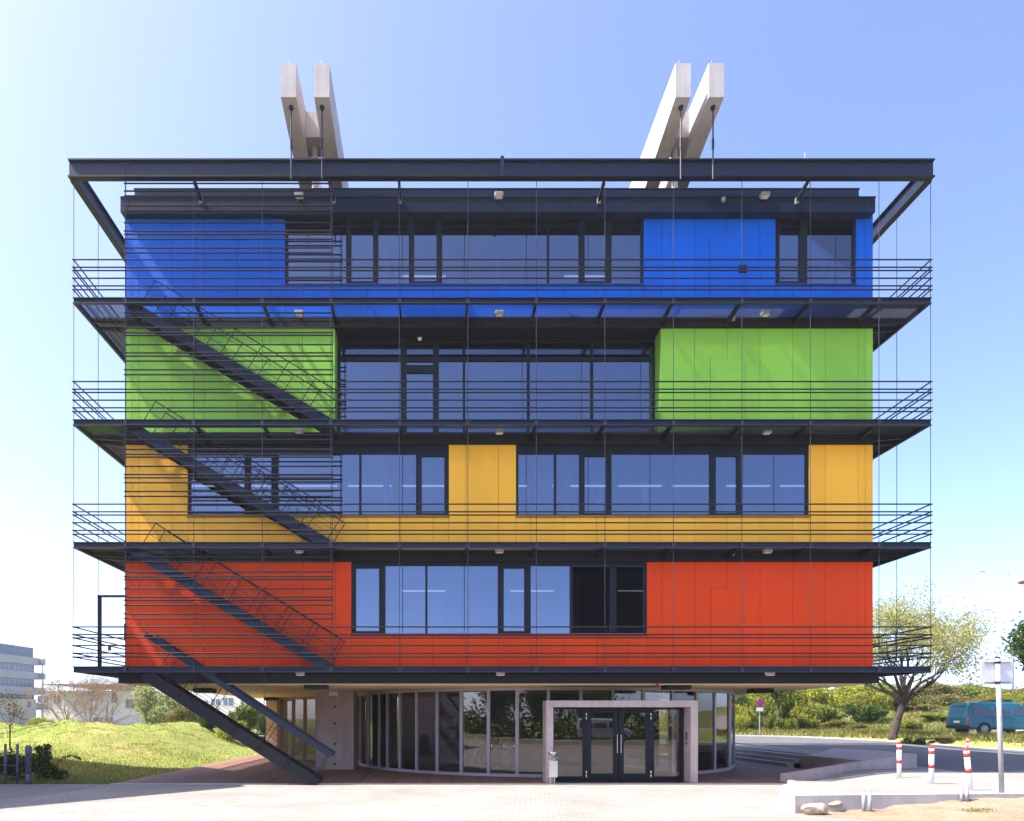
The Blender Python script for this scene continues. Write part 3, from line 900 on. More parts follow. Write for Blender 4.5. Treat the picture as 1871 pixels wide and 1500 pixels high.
for px in (917,):
    x = X(px, D1)
    MB().box(x - .05, x + .05, D1 - .150, D1 - .11, ZF0 - .03, ZF1 + .05).build("splice_plate", M_STEEL2, rb)
for x in CABX[::1]:
    MB().tube([(x, D1 - .05, ZF0 + .036), (x, D1 - .05, ZF1 - .036)], .007, 6).build("cable_end", M_CABLE, rb)
for px in (353, 604, 729, 1105, 1480):
    x = X(px, D1)
    MB().bar((x, D1 + .1, ZF0 + .02), (x, 21.5, 17.80), .075, .10).build("tie_arm", M_STEEL, rb)
    MB().box(x - .05, x + .05, 21.40, 21.468, 17.72, 17.88).build("arm_shoe", M_GALV, rb)

# ---- louvre screen on the left
lv0, lv1 = X(225, D1), X(608, D1)
lh = MB()
for x in (lv0 + .05, lv1 - .02): lh.tube([(x, D1 + .07, 3.36), (x, D1 + .07, 18.2)], .009, 6)
scr = lh.build("louvre_screen", M_CABLE, bld)
tops = [DECK[0] + 223.3 / PXM] + DECK
for zt in tops[:4]:
    for b in BARZ:
        z = zt - b / PXM
        MB().tube([(lv0, D1 + .055, z), (lv1, D1 + .055, z)], .023, 8).build("slat", M_STEEL, scr)

# ---- stair flights in the walkway
SLX0, SLX1 = -9.0, -3.1
def flight(zt, zb, x0, x1, thick=.05, depth=.31, thick_rail=False, saw=True):
    mb = MB()
    for y in (D1 + .20, D1 + .92):
        mb.bar((x0, y, zt - .12), (x1, y, zb - .02), .05, depth, (0, 0, 1))
    stf = mb.build("stair", M_STEEL2 if not thick_rail else M_STEEL, bld)
    n = max(2, round((zt - zb) / .18)) - 1
    tr = MB().box(-.15, .15, D1 + .226 , D1 + .894, -.03, .0).data("tread", M_STEEL)
    for k in range(1, n + 1):
        t = k / (n + 1)
        t_ = link("tread", tr, stf)
        t_.matrix_parent_inverse = Matrix.Translation(Vector((x0 + (x1 - x0) * t, 0, zt + (zb - zt) * t)) - wloc(stf))
    dirv = Vector((x1 - x0, 0, zb - zt)).normalized(); nv = Vector((-dirv.z, 0, dirv.x))
    if nv.z < 0: nv = -nv
    L = math.hypot(x1 - x0, zb - zt)
    for y in (D1 + .17, D1 + .95):
        hp = MB(); a = Vector((x0, y, zt)); k = 0.35
        m = int((L - .3) / .93)
        for i in range(m + 1):
            p = a + dirv * (k + i * .93)
            hp.tube([p - nv * .1, p + nv * .92], .013, 6)
        hp.build("baluster", M_STEEL, stf)
        a_ = a + dirv * k + nv * .92; b_ = a + dirv * (k + m * .93) + nv * .92
        if thick_rail:
            e = dirv * 1.0
            MB().bar(a_ - e * .9, b_ + e * .1, .07, .16).build("handrail", M_STEEL2, stf)
        else:
            MB().tube([a_, b_], .016, 6).build("handrail", M_STEEL, stf)
        for f_ in (.3, .6):
            MB().tube([a + dirv * k + nv * .92 * f_, a + dirv * (k + m * .93) + nv * .92 * f_], .006, 5).build("guard_cable", M_CABLE, stf)
    return stf
for i in range(3): flight(DECK[i], DECK[i + 1], SLX0, SLX1)
flight(3.42, 0.06, -8.55, -3.42, .06, .34, True)

# ---- gate on the left of the red walkway
gm = MB(); gy = 22.2
gm.box(X(178, gy) - .0, X(184, gy), gy, gy + .08, 3.54, Z(1087, gy)); gm.box(X(178, gy), BX0 - .01, gy, gy + .08, Z(1091, gy), Z(1087, gy))
gt = gm.build("gate", M_STEEL, bld)
mm = MB()
xa, xb, za, zb_ = X(184, gy), BX0 - .02, 3.6, Z(1092, gy)
for k in range(1, int((xb - xa) / .06)): mm.box(xa + k * .06, xa + k * .06 + .004, gy + .03, gy + .034, za, zb_)
for k in range(1, int((zb_ - za) / .06)): mm.box(xa, xb, gy + .036, gy + .04, za + k * .06, za + k * .06 + .004)
o = mm.build("mesh_infill", M_GALV, gt); o["kind"] = "stuff"
MB().box(BX0 - .19, BX0 - .012, gy - .05, gy - .002, Z(1170, gy), Z(1140, gy)).build("lock_box", M_FRAME, gt)
MB().box(X(198, gy), X(203, gy), gy - .04, gy + .02, Z(1189, gy), Z(1179, gy)).build("padlock", simple("brown_metal", (.16, .09, .06), .5), gt)

# ---- roof beams of concrete, in two pairs
def roof_beam(xa, xb):
    b = MB(); de = 20.18; zt = 20.84
    prof = [(de, 19.85), (de, zt), (36.5, zt), (36.5, 19.0), (34.5, 18.54), (27.5, 18.54)]
    prof = [(de, 19.86), (de, zt), (36.5, zt), (36.5, 18.54), (29.0, 18.54)]
    b.extrude(prof, 'x', xa, xb)
    return b.build("roof_beam", M_CONCR, bld)
for xa, xb, xr in ((-4.345, -3.905, -4.10), (-3.385, -2.945, -3.20), (7.01, 7.45, 7.26), (7.965, 8.405, 8.20)):
    rbm = roof_beam(xa, xb)
    MB().tube([(xr, D1 - .235, 19.84), (xr, D1 - .235, 17.72)], [.024, .024], 8).build("hanger_rod", M_CABLE, rbm)
    MB().tube([(xr, D1 - .235, 18.6), (xr, D1 - .235, 18.9)], .036, 8).build("turnbuckle", M_STEEL, rbm)
    MB().disc((xr, D1 - .235, 19.74), .05, .10, 0, .16, 12).build("anchor_cup", M_STEEL, rbm)
    MB().tube([((xa + xb) / 2 - .05, 20.4, 20.84), ((xa + xb) / 2 - .05, 20.4, 21.12)], .008, 5).build("lightning_rod", M_GALV, rbm)
for xa, xb in ((-3.903, -3.387), (7.452, 7.963)):
    cb = MB().box(xa, xb, 21.72, 22.5, 19.98, 20.78).build("cross_beam", M_CONCR, bld)
    MB().disc(((xa + xb) / 2 - .04, 22.15, 18.53), .10, .10, 0, 1.45, 14).build("roof_column", M_CONCL, bld)
MB().tube([(X(1471, 23), 23, 18.53), (X(1471, 23), 23, Z(278, 23))], .015, 6).build("lightning_rod", M_GALV, bld)

# ---- ground floor: columns, curved glass wall, portal
def bearing(px0, px1, d, za, zb):
    MB().box(X(px0, d), X(px1, d), d, d + .6, za, zb).build("bearing_block", M_FRAME, bld)
bearing(353, 386, 24.0, 2.87, 3.03); bearing(555, 596, 21.62, 2.90, 3.03); bearing(482, 503, 34.5, 2.87, 3.03)
bearing(1219, 1264, 21.8, 2.90, 3.03); bearing(1379, 1414, 24.2, 2.87, 3.03)
cx0, cx1 = X(577, 27.0), X(646, 27.0)
pier = MB().box(cx0, cx1, 27.0, 28.3, -.02, 3.028).build("concrete_pier", M_CONC, bld)
for py in (1291, 1322, 1359, 1396):
    MB().disc((X(612, 27), 26.985, Z(py, 27)), .045, .03, 0, .014, 10, 'y').build("anchor_hole", M_DARK, pier)
em = MB().box(X(602, 27), X(617, 27), 26.9, 26.998, Z(1271, 27), Z(1264, 27)).build("emergency_lamp", M_WHITE, pier)
MB().box(X(610, 27), X(611, 27), 26.98, 26.998, Z(1290, 27), Z(1271, 27)).build("conduit", M_GALV, pier)

CC, CR = Vector((4.79, 31.43)), 8.03
def ring_hit(px):
    k = (px - 789.0) / FX
    # |(k d - cx, d - cy)| = r, nearest root
    a = k * k + 1; b = -2 * (k * CC.x + CC.y); c = CC.x ** 2 + CC.y ** 2 - CR * CR
    dsc = max(0.0, b * b - 4 * a * c)
    d = (-b - math.sqrt(dsc)) / (2 * a)
    return Vector((k * d, d))
mulls = [660, 674, 693.5, 708.5, 731.5, 762, 799.5, 843.5, 893, 945, 1002, 1061, 1119, 1175, 1228, 1271.5, 1305, 1331]
pts = [ring_hit(p) for p in mulls]
th0 = math.atan2(pts[-1].y - CC.y, pts[-1].x - CC.x); th1 = math.atan2(pts[0].y - CC.y, pts[0].x - CC.x)
nb = 15
span = (th1 - 2 * math.pi) - th0 if th1 > th0 else th1 - th0
span = -(2 * math.pi - abs(th0 - th1)) if True else span
# continue round the back, counter-clockwise from the right end to the left end
arc = (th1 - th0) % (2 * math.pi)
backpts = []
t_front = (th0 - th1) % (2 * math.pi)
for k in range(1, nb):
    a = th0 + ((2 * math.pi - t_front)) * k / nb
    backpts.append(Vector((CC.x + CR * math.cos(a), CC.y + CR * math.sin(a))))
allp = pts + [p for p in backpts if True]
gw = MB()
ncircle = len(allp)
PORT = (3.55, 8.1)
for i, p in enumerate(allp):
    u = (p - CC).normalized(); t = Vector((-u.y, u.x))
    a = p - t * .055 + u * .05; b = p + t * .055 + u * .05; c = p + t * .055 - u * .14; d = p - t * .055 - u * .14
    z0 = 2.50 if (PORT[0] + .1 < p.x < PORT[1] - .1 and p.y < 26) else 0.02
    gw.prism([(q.x, q.y) for q in (a, b, c, d)], z0, 2.93)
sill_in, sill_out = [], []
for i in range(ncircle):
    p, q = allp[i], allp[(i + 1) % ncircle]
    port = (PORT[0] < (p.x + q.x) / 2 < PORT[1] and p.y < 26)
    for z0, z1, w in ((2.931, 3.028, .07),) + (() if port else ((.019, .12, .06),)) + (((2.48, 2.56, .05),) if port else ()):
        u1 = (p - CC).normalized(); u2 = (q - CC).normalized()
        gw.prism([tuple(p + u1 * w), tuple(q + u2 * w), tuple(q - u2 * w), tuple(p - u1 * w)], z0, z1)
pe = ring_hit(1333)
gw.prism([(pe.x - .16, pe.y - .05), (pe.x + .12, pe.y + .12), (pe.x + .02, pe.y + .40), (pe.x - .25, pe.y + .25)], .02, 2.93)
gl = gw.build("curved_glazing", M_ALU, bld)
for i in range(ncircle):
    p, q = allp[i], allp[(i + 1) % ncircle]
    port = (PORT[0] < (p.x + q.x) / 2 < PORT[1] and p.y < 26)
    u1 = (p - CC).normalized() * .008; u2 = (q - CC).normalized() * .008
    MB().prism([tuple(p + u1), tuple(q + u2), tuple(q - u2), tuple(p - u1)], 2.5 if port else .1, 2.94).build("pane", M_GLASSG, gl)
# second glazed wall behind the pier on the left
lp = [Vector((X(510, 35.2), 35.2)), Vector((X(522, 34.7), 34.7)), Vector((X(537, 34.2), 34.2)), Vector((X(558, 33.7), 33.7)), Vector((X(580, 33.2), 33.2)), Vector((X(610, 32.6), 32.6)), Vector((-3.35, 31.9))]
gm = MB()
for p in lp: gm.box(p.x - .09, p.x + .09, p.y - .08, p.y + .12, .02, 2.93)
for p, q in zip(lp[:-1], lp[1:]):
    for z0, z1 in ((.019, .12), (2.90, 3.028)): gm.bar((p.x, p.y, (z0 + z1) / 2), (q.x, q.y, (z0 + z1) / 2), .1, z1 - z0)
g2 = gm.build("side_glazing", simple("brown_mullion", (.24, .15, .11), .55), bld)
for p, q in zip(lp[:-1], lp[1:]):
    MB().bar((p.x, p.y, 1.5), (q.x, q.y, 1.5), .012, 2.8).build("pane", M_GLASSG, g2)
MB().box(X(505, 35.3) - .5, X(510, 35.2) - .03, 35.2, 35.4, .02, 3.028).build("end_wall", M_SOFFIT, bld)
# dark core and inner walls
MB().prism([(1.3, 29.3), (9.4, 29.0), (9.6, 35.5), (-.4, 35.5)], .02, 3.028).build("core_wall", simple("core_dark", (.055, .048, .05), .7), bld)
MB().box(-1.1, 1.28, 29.3, 29.5, .02, 3.0).build("inner_wall", simple("foyer_grey", (.38, .35, .37), .7), bld)
MB().prism([(CC.x + (CR - .2) * math.cos(a), CC.y + (CR - .2) * math.sin(a)) for a in (2 * math.pi * k / 40 for k in range(40))], .035, .042).build("foyer_floor", simple("foyer_floor", (.20, .165, .15), .4), bld)

# portal
PD = 21.55
px_ = lambda p: X(p, PD)
prt = thing("entrance_portal", "square concrete entrance portal framing the glass double doors", "portal", (5.84, 21.9, 0))
m = MB()
m.box(px_(998), px_(1011), PD, PD + .66, 0.0, 2.34); m.box(px_(1262), px_(1275), PD, PD + .66, 0.0, 2.34)
m.box(px_(998), px_(1275), PD + .002, PD + .658, 2.34, 2.54)
m.build("portal_frame", M_CONC, prt)
DD = 22.13
dx = lambda p: X(p, DD)
x0, x1 = px_(1011) + .003, px_(1262) - .003
m = MB()
m.box(x0, x0 + .12, DD, DD + .09, .02, 2.335); m.box(x1 - .12, x1, DD, DD + .09, .02, 2.335)
m.box(x0 + .12, x1 - .12, DD, DD + .09, 2.27, 2.335)
m.box(x0 + .12, dx(1065), DD, DD + .09, .02, .16); m.box(dx(1195), x1 - .12, DD, DD + .09, .02, .16)
m.box(dx(1065), dx(1071), DD - .004, DD + .09, .02, 2.27); m.box(dx(1189), dx(1195), DD - .004, DD + .09, .02, 2.27)
m.build("screen_frame", M_FRAME, prt)
MB().box(x0 + .12, dx(1065), DD + .04, DD + .052, .16, 2.27).build("side_light", M_GLASSG, prt)
MB().box(dx(1195), x1 - .12, DD + .04, DD + .052, .16, 2.27).build("side_light", M_GLASSG, prt)
MB().box(x0, x1, PD + .02, DD + .6, .005, .021).build("threshold", M_FRAME, prt)
for a, b, hs in ((1071, 1129.5, 1), (1130.5, 1189, -1)):
    m = MB(); w = dx(1080) - dx(1071)
    m.box(dx(a) + .004, dx(a) + w, DD - .012, DD + .06, .03, 2.262); m.box(dx(b) - w, dx(b) - .004, DD - .012, DD + .06, .03, 2.262)
    m.box(dx(a) + w, dx(b) - w, DD - .012, DD + .06, .03, .25); m.box(dx(a) + w, dx(b) - w, DD - .012, DD + .06, 2.17, 2.262)
    lf = m.build("door", M_FRAME, prt)
    MB().box(dx(a) + w, dx(b) - w, DD + .02, DD + .032, .25, 2.17).build("pane", M_GLASSG, lf)
    hx = dx(b) - .05 if hs > 0 else dx(a) + .05
    h = MB().tube([(hx, DD - .09, .90), (hx, DD - .09, 1.48)], .017, 8)
    for z in (.98, 1.38, 1.46): h.tube([(hx, DD - .013, z), (hx, DD - .09, z)], .012, 6)
    h.build("handle", M_CHROME, lf)
    hg = MB(); gx_ = dx(a) + .0 if hs > 0 else dx(b)
    for z in (.18, .3, 2.0, 2.12): hg.box(gx_ - .018, gx_ + .018, DD - .03, DD - .013, z - .04, z + .04)
    hg.build("hinge", M_CHROME, lf)
for py in ((1338, 1352), (1356, 1360)):
    MB().box(px_(1262) - .006, px_(1262) - .001, PD + .30, PD + .42, Z(py[1], 22), Z(py[0], 22)).build("intercom_plate", M_FRAME, prt)
MB().disc((X(1201, 21.6), 21.62, Z(1250, 21.6)), .06, .05, -.06, .06, 10).build("alarm_lamp", M_REDP, bld)

# small equipment in the foyer
for x, y, nm in ((1.70, 27.6, "a"), (2.85, 27.2, "b")):
    ch = thing("round_chair", "green disc backed chair standing inside the foyer behind the glass, " + ("left one" if nm == "a" else "right one"), "chair", (x, y, .042), "green chairs in the foyer")
    gm_ = simple("green_plastic", (.03, .25, .05), .4)
    MB().disc((x, y, 1.0), .27, .27, -.02, .02, 22, 'y').build("backrest", gm_, ch)
    MB().disc((x, y - .25, .48), .22, .22, 0, .04, 18).build("seat", gm_, ch)
    for a, b in ((-.15, -.4), (.15, -.4), (-.15, .0), (.15, .0)):
        MB().tube([(x + a, y + b, .045), (x + a * .7, y - .2 + (b + .2) * .7, .49)], .012, 6).build("leg", M_CHROME, ch)
    MB().bar((x, y - .05, .5), (x, y + .015, .85), .05, .02).build("backrest_stem", M_CHROME, ch)
pb = thing("notice_board", "pinboard with printed sheets on the grey foyer wall", "notice board", (.6, 30.2, 1))
MB().box(.0, 1.1, 29.24, 29.298, .75, 2.05).build("board", simple("cork_grey", (.30, .28, .28), .8), pb)
for i, (a, b, c, d, colr) in enumerate(((.08, .36, 1.0, 1.9, (.5, .52, .55)), (.45, 1.0, 1.62, 1.98, (.7, .7, .72)), (.45, .75, 1.2, 1.55, (.45, .2, .18)), (.78, 1.02, 1.2, 1.55, (.6, .62, .66)), (.45, .74, .82, 1.12, (.6, .35, .05)))):
    MB().box(a, b, 29.225, 29.238, c, d).build("printed_sheet", simple("sheet_%d" % i, colr, .8), pb)

# ---- floodlights
fl0 = None
def floodlight(px, py, d, label):
    global fl0
    loc = (X(px, d), d, Z(py, d))
    if fl0 is None:
        fl0 = thing("floodlight", label, "floodlight", loc, "floodlights on the slab edges")
        MB().bevbox(-.13, .13, -.17, .0, -.05, .07, .015).build2("housing", simple("pale_grey_metal", (.30, .27, .25), .5), fl0)
        MB().box(-.10, .10, -.155, -.02, -.062, -.052).build2("lens", M_WHITE, fl0)
        MB().box(-.03, .03, .001, .115, -.02, .02).build2("bracket", M_FRAME, fl0)
        return fl0
    return copy_tree(fl0, loc, label=label)
def build2(self, name, mat, parent, smooth=False):
    return link(name, self.data(name, mat, smooth), parent, False)
MB.build2 = build2
rowname = ["on the roof fascia above the blue storey", "under the balcony of the blue storey", "under the balcony of the green storey", "under the balcony of the yellow storey", "under the balcony of the red storey"]
pos = ["left, behind the louvre screen", "in the middle", "right"]
rows = [(361, 21.35), (576, 21.6), (791, 21.6), (1008, 21.6), (1231, 21.16)]
cols = [(548, 911, 1395), (548, 912, 1396), (548, 912, 1399), (548, 912, 1400), (550, 914, 1404)]
for r, (py, d) in enumerate(rows):
    for c in range(3):
        floodlight(cols[r][c], py, d, "small grey floodlight " + rowname[r] + ", " + pos[c])
sp0 = None
for px, py, nm in ((1322, 365, "on the roof fascia above the blue storey"), (1340, 582, "under the balcony of the blue storey"), (1339, 1011, "under the balcony of the yellow storey")):
    d = 21.36 if py < 400 else 21.62
    lab = "round spot lamp " + nm + ""
    if sp0 is None:
        sp0 = thing("spot_lamp", lab, "spot lamp", (X(px, d), d, Z(py, d)), "spot lamps on the slab edges")
        MB().disc((0, 0, 0), .05, .06, -.06, .06, 12).build2("housing", M_GALV, sp0)
        MB().box(-.02, .02, .03, .112, -.015, .015).build2("bracket", M_FRAME, sp0)
    else: copy_tree(sp0, (X(px, d), d, Z(py, d)), label=lab)

# ================================================================== STREET FURNITURE
# red and white posts on the raised paving
def bollard(px, py, ztop_py, lean, label, first=None):
    d = 16.0
    for _ in range(12):
        z = zright(X(px, d), d); d = (EYE - z) * FX / (py - 1312.0)
    loc = Vector((X(px, d), d, z))
    return place_bollard(loc, (1312 - ztop_py) * d / FX + EYE - z, lean, label)
B0 = [None]
def place_bollard(loc, h, lean, label):
    if B0[0] is None:
        b = thing("bollard", label, "bollard", loc, "red and white striped posts")
        r = .057
        MB().tube([(0, 0, -.1), (0, 0, 1.0)], r, 14).build2("post", M_WHITE, b, True)
        for a, c in ((.42, .52), (.80, .90)):
            MB().tube([(0, 0, a), (0, 0, c)], r + .003, 14).build2("stripe", M_REDP, b, True)
        MB().disc((0, 0, 0), r + .004, r + .004, .955, 1.0, 14).disc((0, 0, 0), r + .004, .03, 1.0, 1.03, 14).build2("cap", M_REDP, b)
        B0[0] = b; o = b
    else:
        o = copy_tree(B0[0], loc, label=label)
    o.scale = (1, 1, h / 1.03); o.rotation_euler = (0, lean, 0)
    return o
bollard(1643, 1422, 1355, 0, "red and white post standing nearest the concrete ramp wall")
bollard(1702, 1432, 1362, 0, "middle red and white post, upright between the ramp wall post and the leaning post")
bollard(1773, 1444, 1365, -.10, "leaning red and white post standing closest to the sand and sign pole")
place_bollard(Vector((X(1768, 33.4), 33.4, float(hterr(X(1768, 33.4), 33.4)))), 1.15, 0, "far red and white post on the grass verge across the road, before the teal van")

# short galvanised stubs
st0 = None
for px, py, h, d, lab in ((1578, 1470, .42, 14.6, "left stub of the nearer pair of short steel posts in the sand by the rocks"),
                    (1589, 1469, .42, 14.55, "right stub of the nearer pair of short steel posts in the sand by the rocks"),
                    (1757, 1461, .36, 14.95, "left stub of the farther pair of short steel posts beside the sign pole"),
                    (1767, 1461, .36, 14.9, "right stub of the farther pair of short steel posts beside the sign pole")):
    x = X(px, d); z = zsand(x, d)
    if st0 is None:
        st0 = thing("steel_stub", lab, "post", (x, d, z), "short steel stubs in the sand")
        MB().tube([(0, 0, -.1), (0, 0, .42)], .036, 12).build2("pipe", M_GALV, st0, True)
        MB().disc((0, 0, .42), .028, .028, -.005, .003, 12).build2("pipe_mouth", M_DARK, st0)
    else:
        c = copy_tree(st0, (x, d, z), label=lab); c.scale = (1, 1, h / .42)

# sign seen from the back on a galvanised pole
d = 15.25; x = X(1831, d)
sg = thing("road_sign", "blank grey back of a square sign on a tall galvanised pole", "sign", (x, d, .3))
xt = X(1823, d)
MB().tube([(x, d, .1), (xt, d, Z(1203, d))], .048, 14).build("pole", M_GALV, sg, True)
MB().disc((xt, d, Z(1203, d)), .05, .045, 0, .03, 14).build("pole_cap", M_RUBBER, sg)
za, zb = Z(1250, d), Z(1206, d)
MB().bevbox(X(1796, d), X(1856, d), d + .07, d + .09, za, zb, .008).build("sign_plate", simple("sign_back_grey", (.62, .62, .66), .45, .1), sg)
for z in (za + .04, zb - .05):
    MB().box(X(1802, d), X(1850, d), d + .052, d + .069, z - .012, z + .012).build("bracket", M_GALV, sg)
    MB().tube([(xt, d, z - .02), (xt, d, z + .02)], .056, 14).build("clamp", M_FRAME, sg)

# no stopping sign across the road
d = 46.9; x = X(1388, d); zb = float(hterr(x, d)) + .05
ns = thing("no_stopping_sign", "round blue and red no stopping sign on a thin pole across the road", "sign", (x, d, zb))
zc = Z(1284.5, d)
M_SBLUE = simple("sign_blue", (.03, .06, .42), .4)
MB().tube([(x, d, zb - .2), (x, d, zc + .2)], .03, 8).build("pole", M_GALV, ns)
MB().disc((x, d - .05, zc), .27, .27, 0, .02, 28, 'y').build("rim", M_REDP, ns)
MB().disc((x, d - .056, zc), .205, .205, 0, .004, 28, 'y').build("disc", M_SBLUE, ns)
for a in (1, -1):
    MB().bar((x - .14, d - .060 - .003 * (a > 0), zc - .14 * a), (x + .14, d - .060 - .003 * (a > 0), zc + .14 * a), .004, .05).build("cross_bar", M_REDP, ns)
MB().box(x - .22, x + .22, d - .05, d - .035, zc - .55, zc - .31).build("sub_plate", M_WHITE, ns)

# ashtray stand in front of the portal
d = 21.15; x = X(1009.5, d)
ab = thing("ashtray_bin", "stainless steel ashtray and litter bin standing at the left portal leg", "litter bin", (x, d, 0))
for s_ in (-.06, .06): MB().tube([(x + s_, d, .0), (x + s_, d, .95)], .018, 8).build("leg", M_CHROME, ab)
MB().box(x - .11, x + .11, d - .09, d + .09, .0, .012).build("foot_plate", M_CHROME, ab)
MB().loft([[(x - a, d - a, z), (x + a, d - a, z), (x + a, d + a, z), (x - a, d + a, z)] for a, z in ((.11, .22), (.13, .24), (.13, .70), (.12, .72))]).build("bin_body", simple("satin_steel", (.62, .58, .53), .4, .5), ab)
MB().bar((x + .0, d - .06, .74), (x + .16, d - .06, .84), .18, .012).build("lid", M_CHROME, ab)
rings = [[(x + r * math.cos(q), d - .02 + r * math.sin(q), z) for q in (2 * math.pi * k / 18 for k in range(18))] for r, z in ((.03, .86), (.11, .90), (.145, .965), (.15, .985))]
MB().loft(rings).build("ash_bowl", M_CHROME, ab, True)
MB().tube([(x - .05 + .05 * math.cos(q), d - .02, .985 + .15 * math.sin(q)) for q in (math.pi * k / 8 for k in range(9))], .011, 6).build("hoop", M_CHROME, ab)

M_SHADESTEEL = simple("shaded_steel", (0.10, 0.115, 0.15), 0.6, 0.1, 0.2, 6)  # galvanised steel with the shade at the left put into its colour
# railing and lantern post on the far left
gf = thing("railing", "two galvanised posts with thin cross rails before the dark shrub on the left", "railing", (X(18, 21.6), 21.6, 0))
d = 21.5
for px in (10, 32): MB().tube([(X(px, d), d, -.05), (X(px, d), d, Z(1359, d))], .038, 10).build("post", M_SHADESTEEL, gf, True)
MB().tube([(X(-40, d), d, -.05), (X(-40, d), d, Z(1359, d))], .038, 10).build("post", M_SHADESTEEL, gf, True)
for py in (1377, 1398, 1419): MB().tube([(X(-40, d), d, Z(py - 1, d)), (X(10, d), d, Z(py, d)), (X(32, d), d, Z(py + 1, d))], .012, 6).build("rail", M_SHADESTEEL, gf)
lb = thing("lantern_post", "short cylindrical galvanised lantern post with a caged light", "lantern post", (X(52, 21.4), 21.4, 0))
d = 21.4; x = X(52, d)
MB().tube([(x, d, -.02), (x, d, .30)], .085, 18).build("base", M_SHADESTEEL, lb, True)
MB().tube([(x, d, .30), (x, d, .88)], .035, 12).build("lamp_core", M_SHADESTEEL, lb, True)
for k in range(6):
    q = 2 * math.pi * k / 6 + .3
    MB().tube([(x + .075 * math.cos(q), d + .075 * math.sin(q), .29), (x + .075 * math.cos(q), d + .075 * math.sin(q), .90)], .009, 6).build("cage_bar", M_SHADESTEEL, lb)
MB().tube([(x, d, .88), (x, d, .93), (x, d, 1.10), (x, d, 1.17)], [.09, .095, .095, .055], 18).build("head", M_SHADESTEEL, lb, True)

# street lamps on the right
d = 18.0; x = X(1876, d) + .35; z = Z(1062, d)
sl1 = thing("street_lamp", "flat round orange street lamp head at the right edge of the picture", "street lamp", (x + .9, d, .4))
MB().tube([(x + .9, d, .3), (x + .9, d, z + .2)], [.07, .045], 12).build("pole", M_GALV, sl1, True)
MB().tube([(x + .9, d, z + .15), (x + .4, d, z + .16), (x, d, z + .06)], .025, 8).build("arm", M_GALV, sl1)
rings = [[(x + r * math.cos(q), d + r * math.sin(q), z + h) for q in (2 * math.pi * k / 28 for k in range(28))] for r, h in ((.30, -.03), (.44, 0), (.46, .02), (.40, .05), (.15, .10), (.05, .12))]
MB().loft(rings).build("lamp_head", simple("lamp_shell", (.45, .23, .11), .5), sl1, True)
d = 62.0; xb = X(1851, d); zg = float(hterr(xb, d))
sl2 = thing("street_lamp", "distant thin pale street lamp with a long bent arm above the bank", "street lamp", (xb, d, zg))
MB().tube([(xb, d, zg - .2), (xb, d, Z(1072, d)), (X(1849, d), d, Z(1055, d)), (X(1842, d), d, Z(1045, d)), (X(1830, d), d, Z(1043, d)), (X(1797, d), d, Z(1043.5, d))], [.07, .06, .055, .05, .045, .04], 8).build("pole", simple("pale_pole", (.62, .64, .68), .5), sl2, True)
MB().bevbox(X(1786, d), X(1800, d), d - .12, d + .12, Z(1045, d), Z(1042, d), .02).build("lamp_head", simple("pale_pole", (.62, .64, .68), .5), sl2)

# rocks by the edge wall
def rock(loc, sx_, sy_, sz_, seed, label, rot=0):
    r_ = np.random.default_rng(seed)
    import bmesh
    bm = bmesh.new(); bmesh.ops.create_icosphere(bm, subdivisions=3, radius=1)
    pl = r_.normal(0, 1, (9, 3)); pl /= np.linalg.norm(pl, axis=1)[:, None]; off = r_.uniform(.62, .9, 9)
    for v in bm.verts:
        c = np.array(v.co)
        for n_, o_ in zip(pl, off):
            t = c @ n_
            if t > o_: c = c - n_ * (t - o_) * .9
        c = c + r_.normal(0, .012, 3)
        v.co = (c[0] * sx_, c[1] * sy_, c[2] * sz_)
    me = bpy.data.meshes.new("rock"); bm.to_mesh(me); bm.free(); me.materials.append(M_STONE)
    o = link("rock", me); o.location = loc; o.rotation_euler = (0, 0, rot)
    return tag(o, label, "rock")
d = 14.55
rock((X(1489, d), d, .10), .30, .22, .16, 3, "larger pale sandstone block lying at the corner of the paving edge wall", .2)
d = 14.85
rock((X(1521, d), d, .19), .20, .14, .08, 5, "smaller flat sandstone lying behind the larger block against the wall")
for i, (px, dd_, s_) in enumerate(((1541, 14.7, .035), (1560, 14.6, .03), (1668, 14.4, .03))):
    pass

